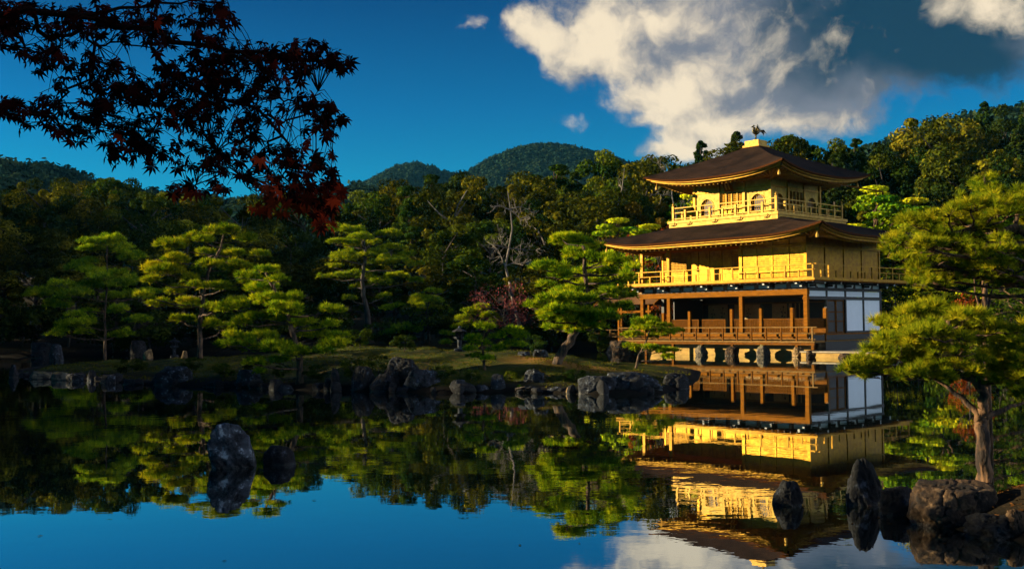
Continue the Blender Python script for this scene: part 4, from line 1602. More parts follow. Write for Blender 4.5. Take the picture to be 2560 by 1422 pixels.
# ------------------------------------------------------------------ rocks
def rock(px, py, wpx, hpx, mat, label, seed, depth=0.8, name='rock', top=None, lean=0.0, sub=5, block=0.35, Y=None, sink=0.55, rough_=0.09, cat='rock', group=None, tall=1.0):
    """px, py: where its foot meets water or ground in the photograph; wpx, hpx: size there"""
    if Y is None:
        b = hit(px, py)
    else:
        b = P(px, py, Y)
    s = b[1] / FPX * (0.9 if 20 < b[1] < 50 else 1)
    w_, h_ = wpx * s, hpx * s
    rg = np.random.default_rng(seed)
    import bmesh
    bm = bmesh.new()
    bmesh.ops.create_icosphere(bm, subdivisions=sub, radius=1)
    D = np.array([v.co[:] for v in bm.verts])
    Fc = np.array([[v.index for v in f.verts] for f in bm.faces])
    bm.free()
    nrm = unit(rg.normal(size=(15, 3)) * np.array([1, 1, .8]))
    nrm = np.concatenate([nrm, [[0, 0, 1], [0.1, 0.05, 1], [1, .1, .1], [-1, .1, .15], [0.1, -1, .1]]])
    hgt = np.concatenate([0.72 + 0.34 * rg.random(15), 0.85 + 0.15 * rg.random(5)])
    dt = D @ unit(nrm).T
    r = np.min(np.where(dt > 0.05, hgt[None] / np.maximum(dt, 0.05), 9), axis=1)
    r = np.minimum(r, 1.35)
    r = r * (1 - block) + block * np.clip(r, .8, 1.05)
    p = D * r[:, None]
    o3 = rg.random(3) * 50
    crk = np.abs(fbm(D * 3.1 + o3 + 9, 4))
    p = p * (1 + rough_ * 2.2 * fbm(D * 2.3 + o3, 4)[:, None] + rough_ * 0.8 * fbm(D * 7 + o3, 3)[:, None] + rough_ * 0.45 * fbm(D * 17 + o3, 2)[:, None] - rough_ * 1.3 * np.clip(1 - crk / .06, 0, 1)[:, None])
    mnx, mxx = p[:, 0].min(), p[:, 0].max()
    p[:, 0] = (p[:, 0] - (mnx + mxx) / 2) / (mxx - mnx) * w_
    p[:, 1] = p[:, 1] / (p[:, 1].max() - p[:, 1].min()) * w_ * depth
    zr = p[:, 2].max() - p[:, 2].min()
    p[:, 2] = (p[:, 2] - p[:, 2].min()) / zr * (h_ * (1 + sink)) - h_ * sink
    p[:, 0] += lean * np.maximum(p[:, 2], 0)
    if tall != 1.0:
        f = np.clip(p[:, 2] / h_, 0, 1)
        p[:, :2] *= (1 - (1 - tall) * f)[:, None]
    o_ = raw_mesh(name, p, [Fc], mat, smooth_=False)
    o_.location = (b[0], b[1] + w_ * depth * 0.42, b[2])
    tag(o_, label, cat, group)
    return o_


ROCKS = [
    # foreground, standing in the water
    (567, 1172, 132, 112, ST_STREAK, 'tall blue-grey boulder streaked with pale lichen alone in the open pond', dict(sub=5, depth=.7, tall=.66, block=.1, rough_=.07)),
    (694, 1165, 84, 50, ST_DARK, 'low black flat topped rock in the pond beside the tall lichened boulder', dict(sub=4, depth=.7, block=.7)),
    (1977, 1266, 80, 62, ST_DARK, 'rounded black boulder in the water over the reflection of the pavilion', dict(sub=5, depth=.9, tall=.7)),
    (2178, 1268, 110, 122, ST_DARK, 'tall dark leaning slab of rock in the water before the pavilion reflection', dict(sub=5, depth=.6, tall=.62, lean=-.16, block=.35)),
    (2252, 1290, 90, 72, ST_DARK, 'jagged dark rock with white flecks between the leaning slab and the pine boulder', dict(sub=5, depth=.7)),
    (2405, 1318, 216, 108, ST_BROWN, 'big rust-brown boulder mound sunlit below the crooked pine', dict(sub=6, depth=.85, block=.15, rough_=.06)),
    (2495, 1352, 130, 62, ST_DARK, 'broken dark boulder added half in the water under the brown mound to shade the bank', dict(sub=5, depth=.8, rough_=.14)),  # boulder added to keep the low sun off the bank
    (2552, 1345, 60, 70, ST_BROWN, 'brown rock cut by the picture edge below the crooked pine', dict(depth=.9)),
    # island shore, from west to east
    (30, 944, 30, 38, ST_DARK, 'small spiky dark rock at the western tip of the island', dict(tall=.5)),
    (95, 948, 70, 22, ST_MOSSY, 'mossy edging rock next to the spiky rock on the island tip', dict(depth=.5)),
    (150, 951, 60, 24, ST_MOSSY, 'mossy edging rock in the low row on the western shore', dict(depth=.5)),
    (185, 953, 50, 22, ST_GREY, 'low grey shore rock west of the pointed bluish stone', dict(depth=.6)),
    (226, 953, 26, 32, ST_GREY, 'small pointed bluish stone at the water on the western shore', dict(tall=.7)),
    (266, 958, 44, 24, ST_GREY, 'pale rounded grey rock east of the pointed bluish stone', dict()),
    (330, 962, 60, 16, ST_DARK, 'flat dark shore rock under the western pines', dict(depth=.5)),
    (428, 962, 100, 52, ST_GREY, 'large domed blue-grey boulder on the western shore', dict(sub=5)),
    (540, 968, 80, 16, ST_DARK, 'long low dark rock along the shore between two grey boulders', dict(depth=.4)),
    (612, 965, 76, 46, ST_GREY, 'speckled blue-grey boulder under the drooping bough of the bushy pine', dict(sub=5)),
    (660, 972, 54, 16, ST_DARK, 'thin dark shore slab next to the speckled boulder', dict(depth=.5)),
    (712, 975, 50, 16, ST_GREY, 'thin grey shore slab before the dark trunk of the bushy pine', dict(depth=.5)),
    (800, 976, 50, 22, ST_DARK, 'low dark rock east of the bushy pine trunk', dict(depth=.5)),
    (837, 975, 30, 62, ST_DARK, 'narrow dark upright stone like a post on the shore', dict(tall=.8, block=.7)),
    (905, 974, 70, 66, ST_DARK, 'dark upright boulder leaning on the big dome rock', dict(tall=.8)),
    (960, 978, 90, 48, ST_DARK, 'dark shore rock at the foot of the big dome rock', dict(depth=.6)),
    (998, 966, 112, 82, ST_DARK, 'biggest dome shaped boulder on the mossy rise', dict(sub=5, depth=.9)),
    (1052, 976, 106, 60, ST_GREY, 'square pale topped block of rock east of the big dome', dict(sub=5, block=.8, depth=.6)),
    (1146, 976, 46, 30, ST_GREY, 'small square grey stone at the waterline east of the block', dict(block=.8)),
    (1202, 978, 46, 18, ST_GREY, 'low flat grey stone between two square shore stones', dict(depth=.6)),
    (1245, 976, 42, 46, ST_GREY, 'upright squarish light grey stone below the small pine', dict(block=.8, depth=.7)),
    (1335, 957, 60, 38, ST_GREY, 'grey rock with a yellow tuft at its side on the sunny slope', dict()),
    (1330, 978, 50, 14, ST_DARK, 'small dark waterline stone under the tufted rock', dict(depth=.6)),
    (1388, 980, 48, 15, ST_GREY, 'flat grey waterline stone west of the pale stone', dict(depth=.5)),
    (1424, 983, 20, 20, ST_PALE, 'small bright tan stone at the waterline', dict(block=.8)),
    (1495, 981, 110, 46, ST_GREY, 'long blue-grey shore rock with slanting layers below the leaning pine', dict(sub=5, depth=.6)),
    (1585, 976, 176, 50, ST_GREY, 'broad rugged blue-grey rock shelf at the island point', dict(sub=5, depth=.6, rough_=.14)),
    (1612, 984, 44, 24, ST_DARK, 'small dark rock in the water before the rugged shelf', dict()),
    (1692, 968, 82, 40, ST_DARK, 'low dark pointed rock at the eastern tip of the island', dict(sub=5, depth=.6, tall=.8)),
    # on the island and behind it
    (366, 899, 28, 26, ST_PALE, 'sunlit tan stone standing on the moss under the western pines', dict(tall=.75)),
    (459, 896, 17, 20, ST_PALE, 'small sunlit tan stone east of the two pine trunks', dict(tall=.8)),
    (340, 890, 40, 40, ST_DARK, 'dark rounded stone behind the sunlit tan stone', dict()),
    (135, 902, 36, 44, ST_GREY, 'upright pale grey stone on the dark western bank', dict(tall=.75)),
    (100, 895, 70, 40, ST_DARK, 'dark blue boulder beside the upright pale stone on the bank', dict()),
    (310, 880, 22, 12, ST_GREY, 'tiny pale stone among the shadows of the western bank', dict()),
    (1352, 893, 44, 22, ST_GREY, 'small blue-grey stone on the far side of the sunny rise', dict()),
    (1310, 890, 36, 14, ST_GREY, 'low grey stone beside the far blue-grey stone', dict()),
]
for i, (x, y, ww, hh, mt, lab, kw) in enumerate(ROCKS):
    rock(x, y, ww, hh, mt, lab, 100 + i, **kw)


def pav_rock(u, v, w_, h_, mat, label, seed, **kw):
    x, y = PAV + U2 * u + V2 * v
    o_ = rock(1280, 900, 100, 100 * h_ / w_, mat, label, seed, Y=40.0, **kw)
    k = w_ / (100 * 40.0 / FPX)
    o_.scale = (k, k, k)
    o_.location = (x, y, 0)
    return o_


pav_rock(6.35, -1.15, .85, .68, ST_MOSSY, 'round grey stone under the deck post nearest the little pine', 201, depth=1.0)
pav_rock(4.21, -1.15, .95, .62, ST_BROWN, 'rough brown stone under the second deck post from the little pine', 202, depth=.9)
pav_rock(2.1, -1.15, .92, .74, ST_MOSSY, 'ball shaped grey stone under the middle of the sunny deck', 203, depth=1.0)
pav_rock(-0.1, -1.15, .75, .62, ST_PALE, 'ochre stone under the deck near its corner', 204, depth=.9)
pav_rock(-1.1, -1.2, .9, .45, ST_BROWN, 'speckled low stone at the corner post of the deck', 205, depth=.8)
pav_rock(-3.2, -1.6, .85, .30, ST_BROWN, 'low brown stone in the water against the terrace wall', 206)
pav_rock(-4.55, -1.2, .45, .24, ST_PALE, 'small orange stone at the outer corner of the terrace', 207)
pav_rock(-5.6, 1.2, .55, .34, ST_PALE, 'lone pale stone in the water beyond the terrace', 208)
pav_rock(12.4, -1.3, 1.7, .95, ST_BROWN, 'big brown boulder under the western end of the deck', 209, sub=5)
pav_rock(14.3, .1, 1.2, .6, ST_GREY, 'blue-grey boulder before the small porch', 210)


# ------------------------------------------------------------------ stone lanterns
def lantern(px, py, hpx, label, seed, legs=False):
    b = hit(px, py)
    h = hpx * b[1] / FPX
    root = empty('stone_lantern', tuple(b))
    tag(root, label, 'stone lantern')
    r = h * 0.18
    MB().lathe((0, 0, 0), [(r * 1.25, -.1), (r * 1.25, h * .07), (r * 1.0, h * .10)], 6).build('base', ST_GREY, root)
    MB().lathe((0, 0, 0), [(r * .55, h * .101), (r * .48, h * .25), (r * .5, h * .44), (r * .6, h * .459)], 10).build('post', ST_GREY, root)
    MB().lathe((0, 0, 0), [(r * .7, h * .46), (r * 1.3, h * .52), (r * 1.3, h * .569)], 6).build('platform', ST_GREY, root)
    fb_ = MB()
    for k in range(6):
        t_ = k * math.pi / 3
        fb_.box(r * .75 * math.cos(t_) - r * .16, r * .75 * math.cos(t_) + r * .16, r * .75 * math.sin(t_) - r * .16, r * .75 * math.sin(t_) + r * .16, h * .57, h * .739)
    fb_.lathe((0, 0, 0), [(r * .6, h * .571), (r * .6, h * .60)], 6)
    fb_.build('fire_box', ST_DARK, root)
    MB().lathe((0, 0, 0), [(r * 1.7, h * .765), (r * 1.75, h * .79), (r * 1.0, h * .86), (r * .4, h * .91)], 6).poly([(-r, -r, h * .742), (r, -r, h * .742), (r, r, h * .742), (-r, r, h * .742)], [(0, 3, 2, 1)]).build('roof', ST_DARK, root)
    MB().lathe((0, 0, 0), [(r * .2, h * .911), (r * .36, h * .95), (r * .28, h * .98), (r * .03, h * 1.02)], 8).build('finial', ST_GREY, root)
    return root


srg = np.random.default_rng(12)
k_ = 0
for i in range(1, 17):
    a, b = ISL[i - 1], ISL[i]
    for q_ in range(2):
        f = srg.random()
        p2 = a + (b - a) * f + srg.normal(size=2) * .12
        hh = srg.uniform(.10, .30)
        o_ = rock(1280, 900, 100, 100 * srg.uniform(.35, .8), ST_DARK, 'small dark edging stone in the irregular row along the island waterline', 400 + k_, Y=60.0, group='small edging stones along the island waterline', sub=3, depth=srg.uniform(.5, 1))
        sc = hh * 2 / (100 * 60.0 / FPX)
        o_.scale = (sc, sc, sc)
        o_.rotation_euler = (0, 0, srg.random() * 6.28)
        o_.location = (p2[0], p2[1] + .05, .02)
        k_ += 1

lantern(1149, 877, 62, 'stone lantern standing between the layered pines on the mossy rise', 1)
lantern(436, 892, 48, 'pale stone lantern in the shadows of the western bank', 2)

# ------------------------------------------------------------------ garden pines


def pine_px(name, basepx, trunkpx, padpx, label, seed, r0, Y=None, L=.21, wd=.021, k=9, dens=150, mat=None, bark=None, dspread=0.5, hw_scale=.47, extra=0.15, group=None, squash=.24, ref=None):
    b = hit(*basepx) if Y is None else P(*basepx, Y)
    Y = b[1]
    s = Y / FPX
    rg = np.random.default_rng(seed + 999)
    trunk = [b - np.array([0, 0, .15])] + [P(x, y, Y + 0.0) for x, y in trunkpx]
    pads = []
    for (x, y, w_) in padpx:
        hw = w_ * s * hw_scale
        pads.append((P(x, y, Y + rg.uniform(-1, 1) * dspread * 1.6), hw))
    return pine(name, b, trunk, pads, L, wd * 1.4, k, dens * 3.0, mat or PINE_MID, bark or BARK_MID, label, 'pine tree', r0, seed, group, extra_back=extra, squash=squash, airy=2)


pine_px('pine_tree', (262, 893), [(263, 850), (262, 780), (268, 700), (268, 615)],
        [(265, 606, 130), (228, 620, 90), (300, 622, 100), (218, 656, 90), (325, 642, 120), (185, 671, 66), (240, 682, 120), (300, 684, 70), (160, 713, 100), (222, 714, 110), (307, 708, 100),
         (110, 737, 120), (182, 737, 110), (300, 740, 120), (360, 735, 70), (140, 763, 90), (212, 781, 60), (298, 776, 90), (198, 805, 150), (340, 800, 90), (225, 828, 80), (298, 836, 80), (150, 835, 80)],
        'tall thin layered pine at the western end of the island, with a slim pale trunk', 11, .11, dens=120, dspread=.9)
pine_px('pine_tree', (500, 896), [(499, 820), (508, 740), (520, 680), (552, 620), (560, 585)],
        [(559, 577, 110), (615, 597, 76), (480, 593, 62), (440, 613, 106), (516, 604, 66), (423, 648, 110), (413, 680, 126), (516, 634, 66), (582, 637, 84), (648, 637, 64), (529, 663, 84),
         (463, 696, 72), (600, 668, 90), (380, 700, 70), (502, 716, 66), (440, 730, 90), (560, 720, 90), (610, 706, 70), (480, 762, 90), (400, 760, 80), (545, 770, 80), (590, 752, 70), (360, 740, 60), (450, 800, 80), (540, 812, 80)],
        'large spreading layered pine with a bent top west of the bushy pine', 12, .13, dens=120, dspread=.9)
pine_px('pine_tree', (748, 958), [(749, 900), (740, 860), (725, 810), (705, 760), (672, 700), (664, 680)],
        [(665, 676, 84), (619, 693, 80), (690, 700, 70), (655, 722, 126), (751, 743, 84), (593, 765, 92), (685, 752, 140), (725, 769, 120), (596, 804, 92), (745, 812, 100), (831, 812, 74), (834, 776, 80),
         (586, 841, 84), (659, 838, 96), (784, 838, 116), (586, 868, 114), (679, 867, 136), (817, 870, 126), (636, 907, 64), (649, 930, 44), (700, 800, 110), (640, 790, 90), (850, 840, 60), (740, 885, 110), (700, 905, 70)],
        'wide bushy pine with a dark trunk at the waterline and bright yellow-green tufts', 13, .12, dens=190, dspread=.55, L=.15, wd=.017)
pine_px('pine_tree', (926, 858), [(924, 830), (919, 790), (914, 760), (905, 700), (915, 640), (905, 580)],
        [(864, 574, 106), (905, 594, 92), (966, 587, 76), (834, 604, 54), (868, 611, 92), (858, 646, 106), (910, 640, 60), (950, 633, 84), (989, 620, 74), (976, 653, 124), (1035, 663, 64), (868, 686, 78),
         (912, 690, 76), (811, 693, 46), (890, 718, 50), (1000, 690, 90), (1032, 703, 50), (950, 706, 80), (872, 745, 50), (960, 740, 60), (1020, 640, 60), (930, 610, 70), (835, 668, 50)],
        'biggest layered pine on the rise, with a stout dark flared trunk', 14, .30, dens=110, dspread=1.2, bark=BARK_DARK)
pine_px('pine_tree', (1072, 859), [(1070, 820), (1066, 780), (1078, 735)],
        [(1082, 729, 56), (1062, 755, 104), (1030, 780, 90), (1092, 778, 92), (983, 771, 64), (1005, 824, 110), (1060, 815, 80), (963, 838, 54), (1110, 770, 50), (1100, 805, 70), (1020, 850, 60), (1050, 745, 60)],
        'low golden-green pine with flat layers just east of the stout trunked pine', 15, .09, dens=140, dspread=.7)
pine_px('pine_tree', (1180, 868), [(1178, 830), (1190, 790), (1205, 772)],
        [(1207, 768, 56), (1178, 779, 64), (1155, 796, 64), (1215, 790, 66), (1141, 819, 34), (1131, 835, 34), (1112, 857, 36), (1235, 800, 50), (1170, 812, 50), (1205, 815, 60)],
        'little flat topped pine behind the stone lantern', 16, .06, dens=150, dspread=.5)
pine_px('pine_tree', (1211, 925), [(1210, 890), (1205, 860), (1212, 830)],
        [(1211, 820, 66), (1283, 829, 66), (1185, 847, 52), (1296, 842, 60), (1172, 874, 48), (1239, 874, 60), (1277, 862, 70), (1205, 860, 60), (1250, 845, 60), (1190, 890, 46), (1225, 895, 50), (1300, 865, 40)],
        'small fluffy sunlit pine on the slope above the upright grey stone', 17, .05, dens=210, L=.14, wd=.016, dspread=.35)
P7 = pine_px('pine_tree', (1389, 910), [(1404, 885), (1429, 843), (1446, 815), (1457, 790), (1456, 760), (1466, 710), (1462, 650), (1457, 615)],
             [(1419, 608, 74), (1457, 604, 66), (1480, 622, 74), (1435, 633, 84), (1347, 668, 54), (1394, 668, 66), (1460, 642, 80), (1508, 649, 74), (1549, 655, 64), (1584, 671, 46), (1400, 690, 76), (1451, 690, 96),
              (1511, 677, 84), (1552, 703, 64), (1369, 715, 54), (1416, 728, 86), (1489, 712, 84), (1530, 726, 76), (1375, 750, 76), (1435, 753, 96), (1495, 747, 86), (1334, 768, 44), (1385, 779, 86), (1450, 780, 84),
              (1543, 766, 76), (1366, 798, 66), (1432, 804, 76), (1511, 794, 86), (1388, 820, 66), (1442, 826, 56), (1570, 740, 46), (1484, 815, 60), (1560, 690, 40)],
             'tall bushy sunlit pine with a leaning trunk, growing before the western end of the pavilion', 18, .17, dens=200, L=.17, wd=.018, dspread=.75, hw_scale=.6)
pine_px('pine_tree', (1588, 919), [(1597, 888), (1613, 860), (1622, 832), (1625, 815)],
        [(1608, 804, 66), (1639, 801, 50), (1593, 812, 46), (1662, 816, 50), (1690, 826, 46), (1608, 822, 66), (1668, 831, 62), (1570, 837, 44), (1587, 840, 54), (1647, 840, 60), (1577, 865, 50), (1600, 872, 56),
         (1624, 871, 54), (1655, 877, 64), (1681, 876, 40), (1661, 892, 24), (1632, 815, 50)],
        'small bonsai-like pine with a thin crooked trunk before the pavilion deck', 19, .055, dens=210, L=.13, wd=.016, dspread=.35)

# the two near pines
NEAR = dict(L=.088, wd=.0054, k=28, squash=.30)


def near_pine(base, trunk, padpx, Y, label, seed, r0, dens, dsp, mat=PINE_NEAR, limbs=()):
    rg = np.random.default_rng(seed)
    pads = []
    for (x, y, w_) in padpx:
        yy = Y + rg.uniform(-1, 1) * dsp
        pads.append((P(x, y, yy), w_ * .5 * yy / FPX))
    lim = [[P(x, y, Y + .03 * i) for i, (x, y) in enumerate(l)] for l in limbs]
    return pine('pine_tree', base, trunk, pads, NEAR['L'], NEAR['wd'], NEAR['k'], dens, mat, BARK, label, 'pine tree', r0, seed, None, extra_back=.6, squash=NEAR['squash'], spread=.7, trunk_n=14, limbs=lim, airy=True)


YP = 10.9
b9 = P(2459, 1192, YP)
near_pine_limbs = [[(2452, 1045), (2430, 1018), (2405, 992), (2375, 972), (2350, 955), (2315, 935)], [(2455, 1042), (2480, 1034), (2510, 1024), (2545, 1012), (2590, 995)], [(2450, 975), (2475, 955), (2510, 945), (2550, 930)], [(2440, 950), (2390, 930), (2330, 925), (2260, 915), (2200, 915)]]
near_pine(b9, [b9 - np.array([0, 0, .1])] + [P(x, y, YP) for x, y in ((2458, 1160), (2457, 1085), (2450, 1047), (2458, 1015), (2456, 975), (2430, 944), (2405, 890), (2380, 850), (2370, 800))],
          [(2288, 792, 90), (2250, 812, 76), (2340, 789, 126), (2406, 796, 116), (2470, 805, 100), (2208, 852, 70), (2256, 842, 110), (2329, 838, 130), (2400, 840, 120), (2455, 838, 130), (2530, 828, 110),
           (2205, 877, 110), (2290, 880, 130), (2387, 881, 130), (2483, 876, 130), (2545, 870, 90), (2165, 915, 96), (2130, 926, 60), (2232, 915, 120), (2329, 921, 126), (2425, 917, 130), (2522, 914, 120),
           (2180, 940, 60), (2270, 943, 80), (2360, 945, 60), (2470, 950, 90), (2540, 950, 80), (2555, 985, 60), (2590, 880, 130), (2600, 930, 130)],
          YP, 'crooked low pine with a sunlit flaking trunk on the brown boulder', 21, .082, 1650, .4, limbs=near_pine_limbs)
YQ = 13.6
b10 = np.array([9.3, 14.4, top_h(9.3, 14.4)])
near_pine(b10, [b10 - np.array([0, 0, .2]), P(2860, 880, 14.4), P(2760, 760, 14.2), P(2640, 660, YQ), P(2560, 578, YQ), P(2490, 572, YQ), P(2425, 574, YQ), P(2360, 590, YQ)],
          [(2371, 530, 126), (2425, 517, 110), (2503, 510, 126), (2545, 498, 100), (2290, 563, 116), (2348, 575, 126), (2410, 555, 110), (2464, 545, 120), (2522, 536, 110), (2234, 602, 76), (2253, 625, 96),
           (2309, 617, 126), (2367, 606, 110), (2265, 645, 66), (2329, 655, 116), (2387, 641, 126), (2445, 633, 130), (2503, 632, 126), (2545, 640, 100), (2348, 679, 126), (2406, 680, 126), (2464, 672, 120), (2522, 672, 120),
           (2329, 708, 84), (2555, 690, 90), (2500, 705, 90), (2320, 590, 100), (2600, 560, 140), (2620, 640, 150), (2430, 590, 90), (2580, 480, 110), (2610, 700, 130)],
          YQ, 'big pine reaching sunlit boughs in from the side above the crooked low pine', 22, .10, 1300, .6)
bq = np.array([15.6, 27.0, top_h(15.6, 27.0)])
near_pine(bq, [bq, P(2790, 860, 27), P(2740, 800, 26.8), P(2640, 770, 26.5), P(2540, 775, 26), P(2480, 790, 26)],
          [(2480, 800, 130), (2535, 768, 130), (2440, 835, 100), (2550, 830, 150), (2500, 862, 130), (2600, 740, 150), (2590, 880, 140), (2545, 905, 110), (2470, 890, 90), (2640, 800, 160), (2520, 735, 80)],
          26.0, 'green pine boughs showing in the gap between the two nearest pines', 24, .12, 330, 1.0, mat=LEAF_GREEN)
# young leader behind the big bough
bl = P(2460, 640, 16.5)
bl0 = np.array([bl[0], bl[1], top_h(bl[0], bl[1])])
near_pine(bl0, [bl0, P(2461, 640, 16.5), P(2461, 560, 16.5), P(2461, 480, 16.5), P(2462, 440, 16.5)],
          [(2462, 452, 60), (2440, 475, 50), (2484, 478, 56), (2462, 490, 60), (2440, 505, 50), (2490, 510, 50), (2465, 600, 90), (2430, 640, 90), (2500, 660, 90)],
          16.5, 'thin young pine with a bare upright leader rising over the big bough', 23, .05, 700, .2)


# ------------------------------------------------------------------ Japanese maple overhead
def maple():
    rg = np.random.default_rng(5)
    base = np.array([-4.6, 2.6, 0.45])
    root = empty('maple_tree', tuple(base))
    tag(root, 'dark red maple with star shaped leaves hanging over the pond from above', 'maple tree')
    hubs = []      # (point, radius)
    mb = MB()
    Yd = 3.7

    def q(x, y, dy=0.0):
        return P(x, y, Yd + dy) - base
    mb.tube([(0, 0, -.5), (.05, .1, 1.0), (.2, .35, 2.0), (.7, .7, 2.7), (1.3, .9, 3.0)], [.13, .11, .09, .07, .05], 10)
    mains = [
        [(1.3, .9, 3.0), q(-260, 40), q(-80, 30, .1), q(60, 25), q(200, 40), q(350, 70, -.1), q(480, 110), q(600, 130), q(720, 140), q(820, 150)],
        [q(-80, 30, .1), q(-40, 100), q(40, 118), q(110, 128), q(170, 150)],
        [q(60, 25), q(120, 95, .1), q(158, 90, .15), q(205, 84, .15), q(232, 108, .2), q(246, 115, .2), q(300, 105, .1), q(380, 120)],
        [q(246, 115, .2), q(240, 150, .1), q(200, 210), q(150, 250), q(90, 285), q(30, 280)],
        [q(380, 120), q(430, 190, .1), q(520, 240, .15), q(600, 260, .15), q(660, 290), q(705, 340), q(720, 400), q(722, 455), q(740, 490), q(790, 520)],
        [q(430, 190, .1), q(400, 260, -.1), q(380, 330, -.1), q(340, 370), q(290, 400)],
        [q(520, 240, .15), q(500, 310), q(540, 380, -.1), q(560, 430), q(470, 470)],
        [q(600, 130), q(680, 190, -.15), q(700, 245, -.2), q(745, 258, -.2), q(795, 228, -.2)],
        [q(660, 290), q(710, 306, .1), q(750, 292, .1), q(800, 290, .1), q(845, 310, .1)],
        [q(200, 210), q(250, 270), q(300, 320), q(200, 330), q(130, 330)],
        [q(705, 340), q(640, 400, .1), q(600, 440, .1), q(620, 470)],
        [q(722, 455), q(790, 400), q(830, 420)],
        [q(200, 40), q(300, 20), q(450, 10), q(560, 5)],
    ]
    for i, m in enumerate(mains):
        m = [np.asarray(p) for p in m]
        n_ = len(m)
        r0 = 0.65 * (.026, .009, .014, .010, .013, .009, .009, .009, .008, .007, .007, .006, .012)[i]
        pts = []
        for a, b in zip(m[:-1], m[1:]):
            for k in range(3):
                pts.append(a + (b - a) * k / 3 + rg.normal(size=3) * .010 * (k > 0))
        pts.append(m[-1])
        if i == 0:
            rr = [.017 * (1 - .75 * j / (len(pts) - 1)) for j in range(len(pts))]
        else:
            rr = [r0 * (1 - .75 * j / (len(pts) - 1)) for j in range(len(pts))]
        mb.tube(pts, rr, 6)
        hubs += [p for p in pts[(6 if i == 0 else 0):]]
    hubs = np.array(hubs)
    REG = [(350, 50, 250, 60, 120), (130, 60, 140, 60, 60), (30, 40, 70, 50, 22), (500, 150, 120, 75, 75), (620, 180, 120, 70, 70), (700, 170, 80, 60, 30), (775, 140, 75, 42, 36), (845, 155, 42, 34, 22), (660, 120, 60, 30, 10),
           (300, 215, 125, 70, 62), (440, 250, 130, 70, 75), (450, 320, 120, 60, 48), (580, 260, 100, 70, 55), (630, 320, 70, 45, 20), (50, 270, 55, 28, 14), (95, 315, 60, 40, 20), (185, 325, 45, 36, 14), (120, 255, 50, 30, 10), (200, 290, 60, 30, 16),
           (320, 330, 80, 50, 26), (250, 270, 60, 40, 18), (800, 265, 50, 24, 15), (825, 300, 45, 36, 20), (780, 330, 40, 24, 8), (275, 390, 40, 36, 14), (360, 385, 60, 36, 24), (420, 400, 60, 30, 14), (500, 400, 70, 40, 22),
           (600, 375, 70, 36, 16), (560, 420, 60, 34, 14), (660, 390, 70, 42, 20), (735, 375, 50, 36, 18), (800, 400, 40, 36, 18), (690, 440, 100, 40, 30), (790, 460, 60, 40, 20), (835, 480, 30, 30, 14), (460, 470, 46, 22, 14), (530, 465, 44, 22, 9),
           (700, 495, 66, 40, 36), (780, 505, 56, 38, 36), (815, 480, 44, 34, 18), (10, 45, 50, 50, 24), (15, 268, 34, 26, 14), (10, 118, 40, 24, 10), (815, 540, 30, 28, 12), (660, 520, 34, 22, 8), (745, 250, 40, 40, 10), (560, 50, 40, 50, 16), (100, 130, 60, 30, 16), (90, 165, 30, 18, 5), (120, 150, 40, 20, 6), (230, 160, 60, 30, 16), (150, 200, 40, 22, 7), (180, 170, 30, 20, 4)]
    C = []
    for (x, y, rx, ry, c) in REG:
        for _ in range(int(c * .84)):
            t_ = rg.random() * 6.283
            r_ = rg.random() ** .6
            C.append(P(x + rx * r_ * math.cos(t_), y + ry * r_ * math.sin(t_), Yd + rg.normal() * .16) - base)
    n_in = len(C)
    for _ in range(1500):       # the rest of the crown, beyond the picture edge
        d = sphere_dirs(1, rg)[0]
        c = np.array([.9, .9, 3.3]) + d * np.array([1.7, 2.2, 1.2]) * rg.random() ** .4
        if (c[0] + base[0]) < -0.52 * max(c[1] + base[1], 0.3):
            C.append(c)
    # limbs of the crown beyond the picture edge, with a stalk to every leaf
    hid = []
    for j in range(26):
        d = sphere_dirs(1, rg)[0]
        e = np.array([.9, .9, 3.3]) + d * np.array([1.6, 2.1, 1.1])
        if (e[0] + base[0]) > -0.56 * max(e[1] + base[1], 0.3):
            continue
        s = np.array([(.2, .35, 2.0), (.7, .7, 2.7), (1.0, .8, 2.85)][j % 3])
        pts = [s + (e - s) * f + rg.normal(size=3) * .07 * (0 < f < 1) for f in (0, .2, .4, .6, .8, 1)]
        mb.tube(pts, [.03, .024, .018, .013, .008, .004], 5)
        hid += [pts[2] + (pts[-1] - pts[2]) * f for f in np.linspace(0, 1, 9)]
    hid = np.array(hid)
    for c in C[n_in:]:
        j = np.argmin(((hid - c) ** 2).sum(1))
        mb.tube([hid[j], (hid[j] + c) / 2 + np.array([0, 0, .03]), c], [.003, .002, .001], 3)
    C = np.array(C)
    C = C[(C[:, 0] + base[0] < -0.45)]
    n = len(C)
    vis = np.arange(n) < n_in
    # stalks to the nearest branch
    for c in C[:n_in]:
        j = np.argmin(((hubs - c) ** 2).sum(1))
        d = hubs[j] - c
        L_ = np.linalg.norm(d)
        e = c + np.array([0, 0, .012])
        mid = c + d * .5 + np.array([0, 0, .02 + .04 * L_])
        mb.tube([hubs[j], mid, e], [.0026 if L_ > .12 else .0016, .0015, .0009], 4)
    # leaves
    droop = unit(np.stack([rg.normal(size=n) * .55, rg.normal(size=n) * .55, -0.75 + .25 * rg.normal(size=n)], 1))
    face = unit(np.stack([rg.normal(size=n) * .6, -1 + .45 * rg.normal(size=n), .45 + .5 * rg.normal(size=n)], 1))
    side = unit(np.cross(droop, face))
    face = unit(np.cross(side, droop))
    S = .026 + .016 * rg.random(n)
    lob = [(0, 1.25), (34, 1.12), (-34, 1.12), (70, .92), (-70, .92), (112, .58), (-112, .58)]
    V, F = [], []
    k = 0
